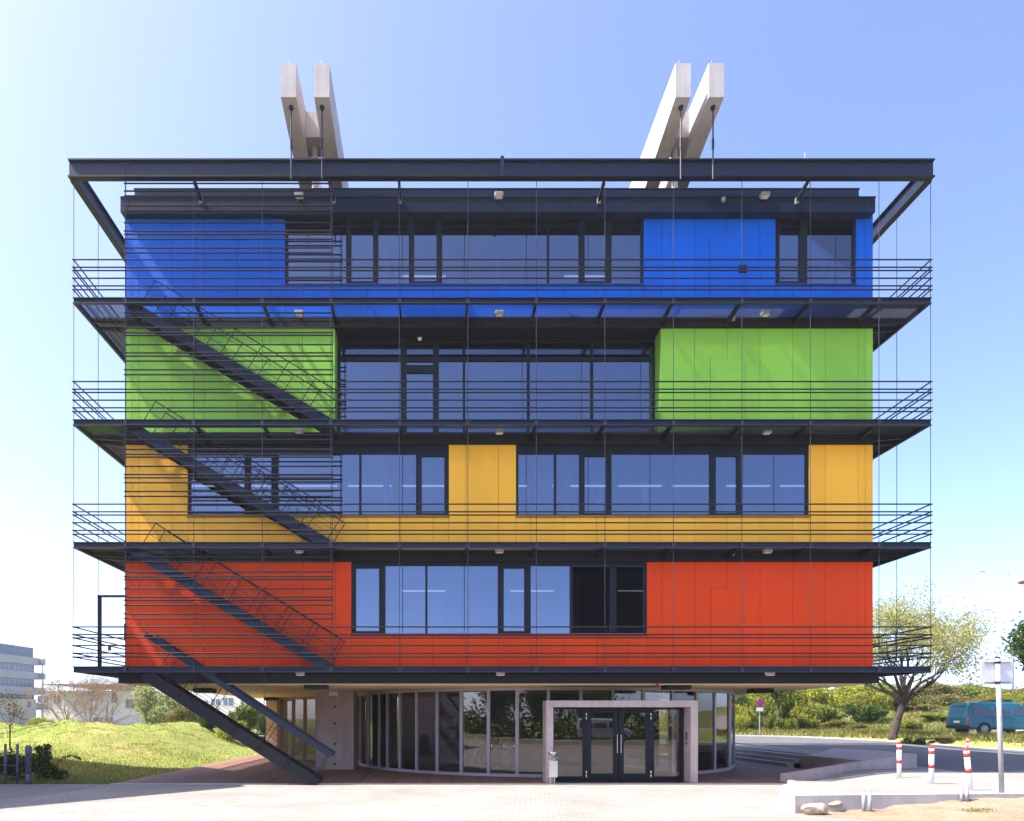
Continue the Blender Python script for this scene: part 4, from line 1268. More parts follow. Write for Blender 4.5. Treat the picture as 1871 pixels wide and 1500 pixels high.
# ================================================================== TEAL VAN
def make_van(name, label, loc, paint, rotz=0):
    v = thing(name, label, "van", loc)
    # local: x forward (rear bumper at 0, nose at 4.75), y across (near side -0.92), z up
    secs = []   # x, roof z, belt half width, roof half width, bottom z
    prof = [(0.00, 1.00, .80, .78, .42), (.03, 1.30, .88, .80, .36), (.10, 1.80, .90, .72, .32), (.22, 1.92, .915, .74, .30), (1.2, 1.95, .92, .76, .28), (2.6, 1.95, .92, .76, .28),
            (3.15, 1.92, .92, .75, .28), (3.45, 1.80, .92, .73, .28), (4.05, 1.16, .91, .80, .28), (4.45, 1.02, .88, .80, .30), (4.70, .85, .80, .74, .34), (4.76, .60, .76, .72, .40)]
    rings = []
    for x, zr, hb, hr, zb in prof:
        belt = min(1.05, zr - .12)
        rings.append([(x, -hb * .93, zb), (x, -hb, zb + .12), (x, -hb, belt - .12), (x, -hb * .985, belt), (x, -hr - .02, zr - .10), (x, -hr + .10, zr), (x, 0, zr + .015),
                      (x, hr - .10, zr), (x, hr + .02, zr - .10), (x, hb * .985, belt), (x, hb, belt - .12), (x, hb, zb + .12), (x, hb * .93, zb)])
    body = MB().loft(rings).build2("body", paint, v)
    b = body.modifiers.new("bev", 'BEVEL'); b.width = .03; b.segments = 2; b.limit_method = 'ANGLE'; b.angle_limit = R(35)
    def side(xa, xb, za, zb_, nm, mat, sgn, xa2=None, xb2=None, out=.012):
        def yy(z): return (-.906 + (z - 1.05) / .80 * .145) if z > 1.05 else -.92
        pts = [(xa, za), (xb, za), (xb2 or xb, zb_), (xa2 or xa, zb_)]
        o_ = MB().loft([[(x, sgn * (-yy(z)) * 1 + sgn * k, z) for x, z in pts] for k in (-.02, out)])
        return o_.build2(nm, mat, v)
    for sgn in (-1, 1):
        side(.30, 1.42, 1.10, 1.68, "side_window", M_CARGLASS, sgn, .36, 1.36)
        side(1.52, 2.62, 1.10, 1.68, "side_window", M_CARGLASS, sgn, 1.54, 2.56)
        side(2.78, 3.75, 1.10, 1.66, "front_window", M_CARGLASS, sgn, 2.78, 3.32)
        MB().box(1.0, 2.6, sgn * .918, sgn * .932, 1.0, 1.02).build2("slide_rail", M_RUBBER, v)
        MB().box(2.66, 2.674, sgn * .915, sgn * .924, .35, 1.05).build2("door_gap", M_RUBBER, v)
        MB().box(1.47, 1.484, sgn * .915, sgn * .924, .35, 1.05).build2("door_gap", M_RUBBER, v)
        MB().box(2.72, 2.86, sgn * .92, sgn * .945, .90, .94).build2("door_handle", M_RUBBER, v)
        MB().box(3.55, 3.65, sgn * .93, sgn * 1.08, 1.08, 1.26).build2("wing_mirror", M_RUBBER, v)
        MB().box(.015, .13, sgn * .76, sgn * .905, .62, .98).build2("tail_lamp", M_TAIL, v)
        for x in (.98, 3.88):
            MB().disc((x, sgn * .80, .33), .41, .41, 0, sgn * .122, 24, 'y').build2("wheel_arch", M_RUBBER, v)
            w = MB().disc((x, sgn * .74, .33), .33, .33, 0, sgn * .185, 26, 'y').build2("wheel", M_RUBBER, v)
            MB().disc((x, sgn * .926, .33), .215, .17, 0, sgn * .012, 22, 'y').disc((x, sgn * .938, .33), .07, .06, 0, sgn * .02, 12, 'y').build2("rim", M_GALV, w)
            for k in range(8):
                q = 2 * math.pi * k / 8
                MB().disc((x + .12 * math.cos(q), sgn * .9385, .33 + .12 * math.sin(q)), .024, .024, 0, sgn * .002, 8, 'y').build2("rim_hole", M_RUBBER, w)
    MB().loft([[(.052 - k, -.66, 1.14), (.052 - k, .66, 1.14), (.105 - k, .60, 1.72), (.105 - k, -.60, 1.72)] for k in (0, .02)]).build2("rear_window", M_CARGLASS, v)
    MB().bevbox(-.06, .12, -.90, .90, .36, .56, .03).build2("bumper", M_RUBBER, v)
    MB().box(-.02, .0, -.26, .26, .70, .82).build2("number_plate", M_PLATE, v)
    MB().loft([[(3.60 + k, -.70, 1.70), (3.60 + k, .70, 1.70), (4.02 + k, .76, 1.20), (4.02 + k, -.76, 1.20)] for k in (0, .03)]).build2("windscreen", M_CARGLASS, v)
    MB().bevbox(4.62, 4.82, -.84, .84, .36, .56, .03).build2("front_bumper", M_RUBBER, v)
    for s_ in (-.62, .62): MB().box(4.66, 4.75, s_ - .13, s_ + .13, .66, .82).build2("headlight", M_PLATE, v)
    v.rotation_euler = (0, 0, rotz)
    return v
vy = 43.1
make_van("parked_van", "teal van parked on the gravel lay-by at the right, seen from its rear quarter", (32.25, vy, float(hterr(33, vy)) + .03), M_TEAL)
lay = MB()
pts_ = [(29.9, 40.6), (31.2, 46.3), (45, 46), (60, 44), (60, 27), (45, 29.2), (36.5, 34.0), (33.2, 38.6)]
c_ = Vector((40, 39, 0)); n_ = 40
outer = resample(pts_ + [pts_[0]], n_ + 1)[:-1]
rings = [[(c_.lerp(p, t)) for p in outer] for t in (.02, .3, .6, .85, 1.0)]
lay.v = [(p.x, p.y, float(hterr(p.x, p.y)) + .035 - (.05 if j == 4 else 0)) for j, rg in enumerate(rings) for p in rg]
for j in range(4):
    for i in range(n_):
        k = (i + 1) % n_; lay.f.append((j * n_ + i, j * n_ + k, (j + 1) * n_ + k, (j + 1) * n_ + i))
struct("gravel_lay_by_ground", lay, ground_mat("gravel", [(0.3, (.17, .15, .14)), (.6, (.30, .26, .24))], 2.0, bsc=30))
# silver car behind the photographer, seen in the entrance glass
make_van("silver_van", "silver van parked before the trees across the plaza, seen mirrored in the doors", (13.0, -18.5, 0), M_SILVER, .25)

# bicycles at a stand behind the photographer (mirrored in the curved glass)
def make_bike(loc, label, rotz):
    b = thing("bicycle", label, "bicycle", loc, "bicycles parked left of the camera")
    for x in (-.52, .52):
        w = MB(); n = 22
        w.loft([[(x + r * math.cos(q), y, .34 + r * math.sin(q)) for (r, y) in ((.34, 0), (.325, .018), (.31, 0), (.325, -.018))] for q in (2 * math.pi * k / n for k in range(n + 1))], False)
        wh = w.build2("wheel", M_RUBBER, b)
        s = MB()
        for k in range(8):
            q = math.pi * k / 8; s.tube([(x - .31 * math.cos(q), 0, .34 - .31 * math.sin(q)), (x + .31 * math.cos(q), 0, .34 + .31 * math.sin(q))], .003, 4)
        s.build2("spokes", M_CHROME, wh)
    f = MB()
    for p, q in (((-.52, 0, .34), (-.05, 0, .30)), ((-.05, 0, .30), (-.2, 0, .85)), ((-.52, 0, .34), (-.18, 0, .78)), ((-.18, 0, .78), (.38, 0, .78)), ((-.05, 0, .30), (.4, 0, .70)), ((.36, 0, .88), (.52, 0, .34))): f.tube([p, q], .016, 6)
    f.build2("frame", M_REDP if rotz > 1.7 else M_FRAME, b)
    MB().bevbox(-.33, -.07, -.07, .07, .86, .91, .02).build2("saddle", M_RUBBER, b)
    MB().tube([(.30, -.28, 1.0), (.36, -.1, .98), (.36, .1, .98), (.30, .28, 1.0)], .013, 6).build2("handlebar", M_CHROME, b)
    b.rotation_euler = (0, 0, rotz)
    return b
bk0 = None
for i, (x, y, a) in enumerate(((-9.5, 5.6, 1.6), (-9.0, 5.2, 1.75), (-8.4, 5.0, 1.55), (-7.6, 4.6, 1.8))):
    lab = "parked bicycle mirrored in the curved foyer glass, number %s from the lawn side" % ("first", "second", "third", "last")[i]
    lab = ("dark framed bicycle at the lawn end of the row", "red framed bicycle second from the lawn", "dark framed bicycle second from the camera", "red framed bicycle nearest the camera")[i]
    make_bike((x, y, 0), lab, a)

# ================================================================== NEIGHBOURING BUILDINGS
nb_ = thing("neighbour_building", "tall concrete block just outside the left edge that shades the lawn", "building", (-26, 18, 0))
foot = [(-16.5, 18.6), (-18.3, 24.4), (-20.6, 26.9), (-34, 27), (-34, 2), (-27, 4.5), (-20.7, 13.4)]
MB().prism(foot, -.2, 16.0).build("wall", M_CONCL, nb_)
MB().prism([(-16.45, 18.62), (-18.27, 24.45), (-20.5, 27.0), (-20.7, 26.8), (-18.4, 24.2), (-16.8, 18.6)], 15.9, 16.05).build("parapet", M_STEEL, nb_)
for k in range(4):
    z = 1.2 + k * 3.7
    for j in range(3):
        a = Vector((-16.9, 17.95)).lerp(Vector((-20.3, 13.9)), (j + .1) / 3); b = Vector((-16.9, 17.95)).lerp(Vector((-20.3, 13.9)), (j + .85) / 3)
        MB().bar((a.x, a.y, z + .8), (b.x, b.y, z + .8), .06, 1.6).build("window", M_CARGLASS, nb_)

C_ = Vector((-79.3, 140, 0)); e_ = Vector((-.115, -.993, 0)); n_v = Vector((.993, -.115, 0))
ob = thing("office_block", "grey four storey office block with window bands at the far left", "building", (C_.x - 6, C_.y - 12, 0))
M_OBW = simple("grey_cladding", (.34, .33, .36), .7, 0, .08, .3)
M_OBB = simple("beige_render", (.46, .40, .36), .8, 0, .07, .3)
M_OBT = simple("blue_grey_metal", (.10, .13, .22), .45, .2, .1, .5)
M_OBG = simple("far_window_glass", (.10, .13, .20), .15, 0, .2, .4, spec=.8)
def oblk(u0, u1, w0, w1, z0, z1, nm, mat, par=None):
    """u along the face towards the camera from its far corner, w outwards"""
    poly = [C_ + e_ * u + n_v * w for u, w in ((u0, w0), (u1, w0), (u1, w1), (u0, w1))]
    return MB().prism([(p.x, p.y) for p in poly], z0, z1).build(nm, mat, par or ob)
oblk(0, 60, -16, 0, 0, 14.0, "wall", M_OBW)
pt = oblk(.0, 60, -15, -.2, 14.02, 16.0, "penthouse", M_OBT)
for k in range(24): oblk(.3 + k * 1.6, .38 + k * 1.6, -.199, -.15, 14.05, 15.95, "cladding_seam", M_OBW, pt)
for z0, z1 in ((12.5, 14.0), (9.65, 11.1), (6.6, 8.1), (3.6, 5.05)):
    oblk(-.8, 60, .003, .5, z0, z1, "ledge", M_OBW)
    oblk(-1.6, -.81, -6, 1.3, z0 + .1, z1 - .1, "end_balcony", M_OBW)
for z0, z1 in ((11.1, 12.5), (8.1, 9.65), (5.05, 6.6)):
    for k in range(26):
        w_ = oblk(.35 + k * 1.25, 1.45 + k * 1.25, .004, .06, z0 + .12, z1 - .1, "window", M_OBG)
        if k < 14: oblk(.86 + k * 1.25, .94 + k * 1.25, .062, .1, z0 + .12, z1 - .1, "mullion", M_OBW, w_)
oblk(-1.2, -.9, .9, 1.15, 0, 12.6, "corner_post", M_WHITE)
oblk(3.6, 60, .6, 3.0, -.2, 5.6, "lower_block", M_OBB)
oblk(5.2, 6.1, 3.002, 3.05, 4.0, 5.2, "window", M_OBG)

hb = thing("campus_building", "long pale low building with a thin flat roof behind the bare trees", "building", (X(260, 150), 150, 0))
MB().box(X(74, 150), X(500, 150), 150, 170, -1, Z(1262, 150)).build("wall", simple("pale_render", (.72, .65, .63), .8, 0, .05, .2), hb)
MB().box(X(90, 148), X(260, 148), 146, 172, Z(1252.3, 148), Z(1250.6, 148)).build("flat_roof", M_OBT, hb)
MB().box(X(200, 150), X(330, 150), 151, 168, Z(1262, 150), Z(1247, 150)).build("upper_storey", simple("pale_render", (.62, .58, .57), .8), hb)
for px in range(110, 250, 28): MB().box(X(px, 150), X(px + 1, 150), 149, 149.4, Z(1262, 150), Z(1252, 150)).build("roof_post", M_GALV, hb)
for a, b, t, bt in ((69, 88, 1271, 1284), (98, 110, 1271, 1285), (204, 214, 1262, 1284), (230, 246, 1278, 1294), (69, 88, 1287, 1296), (171, 180, 1311, 1318), (182, 188, 1311, 1318), (192, 206, 1311, 1318), (262, 275, 1284, 1296), (300, 340, 1278, 1290), (386, 402, 1277, 1288), (408, 426, 1275, 1289), (362, 380, 1280, 1290), (440, 455, 1278, 1290), (227, 233, 1249, 1257), (241, 250, 1249, 1257)):
    w_ = MB().box(X(a, 150), X(b, 150), 149.93, 149.99, Z(bt, 150), Z(t, 150)).build("window", M_OBG, hb)
    if b - a > 11: MB().box(X((a + b) / 2 - .5, 150), X((a + b) / 2 + .5, 150), 149.9, 149.925, Z(bt, 150), Z(t, 150)).build("mullion", M_WHITE, w_)
MB().box(X(165, 149), X(215, 149), 148, 149.8, -1, Z(1324, 149)).build("plinth", simple("brick_plinth", (.30, .18, .15), .8), hb)

# ================================================================== VEGETATION
def quad_leaves(P, size, flat=0.0, jit=.35, asp=.55):
    """diamond leaves at points P (n,3)"""
    n = len(P)
    a = rng.normal(0, 1, (n, 3)); a /= np.linalg.norm(a, axis=1)[:, None]
    b = rng.normal(0, 1, (n, 3)); b[:, 2] *= (1 - flat)
    b -= a * (a * b).sum(1)[:, None]; b /= np.linalg.norm(b, axis=1)[:, None] + 1e-9
    s = size * rng.uniform(1 - jit, 1 + jit, (n, 1))
    v = np.stack([P - a * s, P + b * s * asp, P + a * s, P - b * s * asp], 1).reshape(-1, 3)
    f = np.arange(4 * n).reshape(n, 4)
    return v, f
def branches(start, dirv, length, rad, depth, mb, tips, spread=.6, up=.25, kids=(2, 4), minr=.006, shrink=.68, wob=.18):
    """recursive limbs; tips collects twig end points"""
    pts_ = [Vector(start)]; d_ = Vector(dirv).normalized(); rs = [rad]; k = 4
    for i in range(k):
        d_ = (d_ + Vector(rng.normal(0, wob, 3)) + Vector((0, 0, up * .25))).normalized()
        pts_.append(pts_[-1] + d_ * length / k); rs.append(max(minr, rad * (1 - .5 * (i + 1) / k)))
    mb.tube(pts_, rs, 7 if rad > .08 else (5 if rad > .03 else 3), False)
    if depth == 0:
        for p in pts_[1:]: tips.append(p)
        return
    nk = int(rng.integers(kids[0], kids[1] + 1))
    for j in range(nk):
        t = rng.uniform(.45, 1.0) if j else 1.0
        q = pts_[0].lerp(pts_[-1], t) if t < 1 else pts_[-1]
        i = min(k - 1, int(t * k)); q = pts_[i].lerp(pts_[i + 1], t * k - i) if t < 1 else pts_[-1]
        nd = (d_ + Vector(rng.normal(0, spread, 3)) + Vector((0, 0, up))).normalized()
        branches(q, nd, length * shrink * rng.uniform(.8, 1.2), rs[-1] * .75, depth - 1, mb, tips, spread, up, kids, minr, shrink, wob)
def leaf_obj(name, P, size, mat, parent, flat=0.0, asp=.55):
    v, f = quad_leaves(np.asarray(P), size, flat, asp=asp)
    return link(name, np_mesh(name, v, f, mat), parent, False)

L_SPRING = leaf_mat("young_leaf", [(.22, .24, .07), (.33, .33, .11), (.44, .40, .19)], .45)
L_BUSH = leaf_mat("bush_leaf", [(.075, .130, .020), (.150, .200, .032), (.270, .280, .060)], .35)
L_DARK = leaf_mat("dark_leaf", [(.028, .058, .016), (.058, .098, .024), (.100, .140, .035)], .3)
L_YELL = leaf_mat("yellow_green_leaf", [(.15, .19, .022), (.26, .28, .04), (.38, .34, .07)], .4)
L_WILL = leaf_mat("willow_leaf", [(.17, .21, .07), (.28, .31, .12), (.38, .38, .18)], .4)
L_OLIVE = leaf_mat("olive_leaf", [(.10, .11, .03), (.18, .17, .05), (.27, .21, .09)], .35)
L_TWIG = leaf_mat("brown_bud", [(.16, .10, .06), (.27, .17, .10), (.38, .26, .16)], .2)

def crown_points(n, lobes, shell=.75):
    """points in a clump of lobes [(x,y,z,r)...], mostly near each lobe's outside, thinned by noise so that gaps stay open"""
    out = []
    w = np.array([l[3] ** 2 for l in lobes]); w = w / w.sum()
    for l, k in zip(lobes, (w * n).astype(int)):
        d_ = rng.normal(0, 1, (k, 3)); d_ /= np.linalg.norm(d_, axis=1)[:, None]
        r = l[3] * np.clip(rng.normal(shell, .20, (k, 1)), .1, 1.25)
        # ragged: a few sub clumps
        c = rng.normal(0, 1, (max(3, k // 60), 3)); c /= np.linalg.norm(c, axis=1)[:, None]
        near = (d_ @ c.T).max(1)
        r = r * (0.80 + .28 * np.clip((near - .75) / .25, 0, 1))[:, None]
        out.append(np.array(l[:3]) + d_ * r * np.array([1, 1, .92]))
    P = np.concatenate(out)
    return P[P[:, 2] > 0.02]
BUSHMESH = {}
def bush_proto(kind, mat, n, size, seed, lobes=None):
    """unit bush: about 1 m wide radius, 1 m tall"""
    global rng
    rng = np.random.default_rng(seed)
    if lobes is None:
        lobes = [(0, 0, .42, .46)]
        for k in range(9):
            q = rng.uniform(0, 6.28); r = rng.uniform(.3, .72)
            lobes.append((r * math.cos(q), r * math.sin(q), rng.uniform(.2, .72), rng.uniform(.18, .34)))
    v, f = quad_leaves(crown_points(n, lobes), size)
    me = np_mesh("foliage", v, f, mat)
    st_ = MB(); tips = []
    for k in range(6):
        q = rng.uniform(0, 6.28)
        branches((.08 * math.cos(q), .08 * math.sin(q), -.05), (.5 * math.cos(q), .5 * math.sin(q), 1), .55, .022, 1, st_, tips, .5, .3)
    BUSHMESH[kind] = (me, st_.data("stems", M_BARK))
bush_proto("green", L_BUSH, 5200, .040, 21); bush_proto("dark", L_DARK, 5200, .042, 22); bush_proto("yellow", L_YELL, 4800, .040, 23)
bush_proto("olive", L_OLIVE, 4600, .036, 24); bush_proto("willow", L_WILL, 6500, .034, 25)
bush_proto("green_b", L_BUSH, 5200, .042, 31); bush_proto("yellow_b", L_YELL, 5000, .038, 33); bush_proto("dark_b", L_DARK, 5600, .040, 34)
LABELS = set()
def bush(kind, px, d, wpx, top, label, cat="bush", name="bush", group=None, rot=None, deep=1.0):
    x = X(px, d); z = float(hterr(x, d)); w = wpx * d / FX / 2; h = Z(top, d) - z
    o = thing(name, label, cat, (x, d, z - .05), group)
    link("foliage", BUSHMESH[kind][0], o, False); link("stems", BUSHMESH[kind][1], o, False)
    o.scale = (w / 1.0, w * deep, max(.3, h) / 1.05)
    o.rotation_euler = (0, 0, (px * 1.7) % 6.28 if rot is None else rot)
    return o
G1 = "bushes on the bank across the road"
for kind, px, d, w, top, lab in (
    ("dark_b", 1352, 60, 70, 1262, "dark bush at the left end of the bank, beside the foyer corner"),
    ("yellow", 1362, 55, 70, 1275, "yellow green bush left of the no stopping sign"),
    ("dark", 1372, 51.5, 46, 1312, "low dark shrub at the road edge below the no stopping sign"),
    ("olive", 1405, 53.5, 50, 1298, "olive shrub just right of the no stopping sign pole"),
    ("green", 1432, 57, 90, 1252, "tall bright green bush above the thin trunk on the bank"),
    ("yellow_b", 1486, 60, 110, 1243, "broad yellow green bush under the building's soffit, middle of the bank"),
    ("green_b", 1470, 53, 70, 1305, "rounded green bush low on the bank between the two trunks"),
    ("yellow", 1545, 63, 110, 1238, "tall golden bush behind the dark bush by the roadside tree"),
    ("dark_b", 1500, 51.5, 36, 1326, "small dark tussock bush at the foot of the bank"),
    ("olive", 1530, 53.5, 66, 1310, "dry olive bush left of the large dark bush"),
    ("dark", 1592, 55, 88, 1278, "large dark bush immediately left of the roadside tree trunk"),
    ("green", 1618, 66, 100, 1240, "green bush high on the bank behind the roadside tree"),
    ("olive", 1700, 68, 110, 1236, "brownish scrub on top of the bank between tree and sign"),
    ("green_b", 1775, 70, 120, 1240, "green scrub on the bank top above the teal van"),
    ("olive", 1840, 66, 100, 1250, "olive scrub on the bank top right of the sign pole"),
    ("green", 1872, 60, 80, 1262, "green bush at the right edge above the van's windscreen"),
    ("dark", 1672, 39.2, 66, 1338, "low dark heather clump at the verge between tree and far post"),
    ("olive", 1722, 38.6, 70, 1342, "low brown scrub at the verge in front of the van's rear wheel"),
    ("yellow_b", 1395, 66, 110, 1240, "pale bush at the back of the bank above the no stopping sign"),
    ("green_b", 1655, 50.5, 70, 1312, "bright green grass bush behind the roadside tree trunk"),

    ("yellow", 1350, 51, 50, 1300, "yellow green bush at the road edge nearest the foyer corner"),
    ("green", 1400, 58, 80, 1262, "green bush on the bank straight behind the no stopping sign"),
    ("green_b", 1440, 50.5, 56, 1304, "leafy bush in front of the slim bank tree"),
    ("yellow_b", 1462, 56, 84, 1272, "yellow green bush right of the slim bank tree"),
    ("green", 1505, 55, 86, 1278, "green bush left of the golden bush, halfway up the bank"),
    ("olive", 1560, 51.5, 60, 1318, "dry bush at the foot of the large dark bush"),
    ("yellow", 1575, 60, 90, 1256, "yellow bush directly above the large dark bush"),
    ("green_b", 1640, 58, 90, 1262, "green bush behind the fork of the roadside tree"),
    ("olive", 1680, 57, 90, 1282, "reddish brown scrub on the bank right of the roadside tree trunk"),
    ("green", 1715, 52, 100, 1300, "bright green bush left of the teal van's rear"),
    ("olive", 1735, 62, 120, 1262, "brown scrub on the bank above the van's rear end"),
    ("olive", 1800, 58, 120, 1270, "brown scrub on the bank above the van's roof"),
    ("yellow_b", 1850, 62, 110, 1258, "yellow scrub on the bank between sign pole and picture edge"),
    ("green", 1585, 78, 160, 1236, "far tree mass above the bank left of the roadside tree"),
    ("green_b", 1480, 80, 180, 1238, "far tree mass above the middle of the bank"),
    ("dark_b", 1380, 76, 120, 1246, "far dark trees above the bank beside the foyer corner"),
    ("green", 1760, 84, 200, 1246, "far tree mass behind the bank top above the van"),
    ("olive", 1870, 82, 150, 1248, "far scrub behind the bank top at the right edge"),
    ):
    bush(kind, px, d, w, top, lab, group=G1)
G2 = "bushes on the lawn behind the building"
for kind, px, d, w, top, lab in (
    ("willow", 290, 60, 130, 1238, "large pale willow bush right of the bare trees"),
    ("olive", 352, 54, 104, 1272, "olive bush between the willow bush and the stair foot"),
    ("dark", 384, 47, 66, 1296, "dark bush just above the slope of the outside stair"),
    ("yellow", 415, 45, 80, 1308, "bright yellow green bush under the middle of the outside stair"),
    ("green", 446, 50, 84, 1276, "green bush seen between stair and handrail"),
    ("yellow_b", 520, 56, 90, 1268, "tall pale green bush behind the end of the foyer glass"),
    ("willow", 330, 70, 90, 1258, "second pale willow bush behind the olive bush"),
    ("dark_b", 492, 49, 62, 1296, "dark green bush left of the glazed foyer end"),
    ("yellow_b", 470, 60, 70, 1276, "tall yellow bush under the soffit edge"),
    ("green_b", 548, 52, 80, 1275, "green bush seen through the left foyer glass"),
    ("yellow", 640, 58, 110, 1270, "yellow bush seen through the foyer behind the pier"),
    ("green", 740, 56, 110, 1275, "green bush seen through the foyer behind the glazing"),
    ("yellow_b", 62, 78, 50, 1302, "small yellow bush at the foot of the office block"),
    ("olive", 88, 80, 60, 1308, "brown bush left of the bare trees"),
    ("yellow", 118, 70, 70, 1318, "low yellow shrub on the lawn crest before the first bare tree"),
    ("olive", 240, 66, 50, 1322, "low olive shrub between the last bare tree and willow"),
    ("yellow_b", -6, 60, 60, 1312, "pale shrub at the left edge behind the sapling"),
    ):
    bush(kind, px, d, w, top, lab, group=G2)
# foreground shrub on the left
rng = np.random.default_rng(77)
sx0 = X(62, 22.4)
fs = thing("shrub", "dark leafy shrub with an arching shoot behind the lantern post", "shrub", (sx0, 22.4, -.03))
lob = [(-.55, 0, .45, .45), (.1, .1, .55, .42), (.35, 0, .85, .26), (.55, -.1, .35, .33), (-.9, .1, .6, .4), (.15, 0, 1.05, .16), (.85, 0, .2, .25), (-1.3, .1, .5, .45), (.42, 0, 1.12, .13)]
P = crown_points(5200, lob, .8)
v, f = quad_leaves(P, .042)
link("foliage", np_mesh("foliage", v, f, L_DARK), fs, False)
sm = MB(); tp = []
for k in range(9): branches((rng.uniform(-.9, .5), 0, 0), (rng.normal(0, .3), rng.normal(0, .3), 1), .7, .014, 1, sm, tp, .5, .3)
arch = [(.7, 0, .55), (.95, 0, .78), (1.2, 0, .84), (1.4, 0, .78), (1.52, 0, .70)]
sm.tube(arch, .008, 4); sm.build2("stems", M_BARK, fs)
AP = np.array([Vector(arch[min(3, int(t * 4))]).lerp(Vector(arch[min(4, int(t * 4) + 1)]), t * 4 - int(t * 4)) for t in rng.uniform(0, .999, 150)]) + rng.normal(0, .022, (150, 3))
v, f = quad_leaves(AP, .03); link("arching_shoot", np_mesh("arching_shoot", v, f, L_DARK), fs, False)

# ---- trees
def tree(name, label, px, d, height, trunk_r, fork, limbs, depth, spread, leafmat, nleaf, lsize, bark, seed, leafspread=.25, group=None, lean=(0, 0), kids=(2, 4), up=.25, x=None, z=None, first_len=None, cat="tree", wide=1.0):
    global rng
    rng = np.random.default_rng(seed)
    x = X(px, d) if x is None else x
    z = float(hterr(x, d)) if z is None else z
    t = thing(name, label, cat, (x, d, z - .05), group)
    mb = MB(); tips = []
    top = Vector((lean[0], lean[1], fork))
    mb.tube([(0, 0, -.1), (lean[0] * .1, lean[1] * .1, fork * .12), (lean[0] * .5, lean[1] * .5, fork * .55), tuple(top)], [trunk_r * 1.35, trunk_r * 1.05, trunk_r * .9, trunk_r * .85], 9, False)
    L = (height - fork) * .48 if first_len is None else first_len
    for k in range(limbs):
        q = 2 * math.pi * (k + rng.uniform(-.3, .3)) / limbs
        tilt = rng.uniform(.35, 1.0) * wide if k else .1
        branches(top - Vector((0, 0, rng.uniform(0, .12) * fork)), (math.cos(q) * tilt, math.sin(q) * tilt, 1), L * rng.uniform(.75, 1.15), trunk_r * .55, depth, mb, tips, spread, up, kids)
    mb.build2("trunk", bark, t)
    if nleaf:
        T = np.array([tuple(p) for p in tips])
        P = T[rng.integers(0, len(T), nleaf)] + rng.normal(0, leafspread, (nleaf, 3))
        leaf_obj("crown", P, lsize, leafmat, t)
    return t
tree("roadside_tree", "broad tree with thin young yellow leaves and a dark forked trunk beside the road", 1630, 41.9, 10.4, .22, 2.2, 10, 3, .52, L_SPRING, 30000, .062, M_BARKD, 5, .30, lean=(.75, .1), kids=(3, 4), up=.17, wide=1.2, first_len=3.25)
tree("bank_tree", "slim tree trunk on the bank right of the no stopping sign", 1422, 51.5, 4.6, .13, 2.2, 5, 2, .5, L_BUSH, 1600, .11, M_BARK, 8, .3)
for i, (px, d, h, sd, lab) in enumerate(((121, 86, 6.4, 41, "leftmost bare twiggy tree before the pale building"), (164, 88, 6.8, 42, "middle bare twiggy tree before the pale building"), (199, 84, 7.2, 43, "right bare twiggy tree, the one nearest the willow bush"))):
    tree("bare_tree", lab, px, d, h * 1.28, .15, 1.2, 8, 4, .5, L_TWIG, 6500, .055, M_BARKP, sd, .20, "bare trees before the pale building", kids=(2, 4), up=.24, first_len=3.5, wide=1.15)
tree("sapling", "thin young sapling with sparse leaves behind the railing at the left edge", 18, 30, 2.6, .035, 1.1, 4, 2, .6, L_OLIVE, 420, .05, M_BARK, 12, .14)
# big tree whose foliage just enters at the right edge
rng = np.random.default_rng(91)
d = 30.0; x = X(1862, d)
et = thing("leafy_tree", "dense dark green tree entering at the right edge above the sign", "tree", (x + 1.0, d, .9))
lob = [(0, 0, 4.4, 1.25), (-.55, .2, 4.6, .72), (.5, .1, 5.2, .9), (-.7, 0, 4.0, .55), (.9, .2, 4.2, 1.0), (-.2, 0, 3.6, .6)]
leaf_obj("crown", crown_points(5200, lob, .8), .075, L_DARK, et)
mb = MB(); tp = []; mb.tube([(0, 0, -.3), (0, 0, 3.2)], [.16, .11], 8)
for k in range(5): branches((0, 0, 3.0), (rng.normal(0, .6), rng.normal(0, .6), 1), 1.1, .06, 1, mb, tp)
mb.build2("trunk", M_BARK, et)
# trees across the plaza behind the camera: they are what the ground floor glass mirrors
pt0 = None
for i, (x, y, s_) in enumerate(((-40, -24, 1.0), (-28, -27, 1.1), (-16, -25, 1.0), (-5, -28, 1.1), (7, -27, 1.05), (18, -29, 1.15), (29, -27, 1.0), (42, -28, 1.1))):
    lab = "dark leafy tree across the plaza mirrored in the foyer glass, %s" % ("at the far lawn end", "second from the lawn", "third from the lawn", "left of the middle", "right of the middle", "behind the silver van", "second from the road", "at the road end")[i]
    if pt0 is None:
        rng = np.random.default_rng(55)
        pt0 = thing("plaza_tree", lab, "tree", (x, y, 0), "trees across the plaza")
        lob = [(0, 0, 5, 3.2)] + [(rng.normal(0, 2.2), rng.normal(0, 1.6), rng.uniform(2.5, 6.5), rng.uniform(1.2, 2.2)) for _ in range(10)]
        leaf_obj("crown", crown_points(16000, lob, .85), .17, L_DARK, pt0)
        MB().tube([(0, 0, -.1), (0, 0, 4)], [.28, .18], 8).build2("trunk", M_BARK, pt0)
        pt0.scale = (s_,) * 3
    else: copy_tree(pt0, (x, y, 0), i * 1.3, s_, lab)
hg = MB()
hv, hf = [], []
rng = np.random.default_rng(66)
P = np.stack([rng.uniform(-70, 75, 22000), rng.normal(-23.5, 1.3, 22000), np.abs(rng.normal(1.0, 1.4, 22000))], 1)
v, f = quad_leaves(P, .24)
o = link("undergrowth", np_mesh("undergrowth", v, f, L_DARK)); o["kind"] = "stuff"

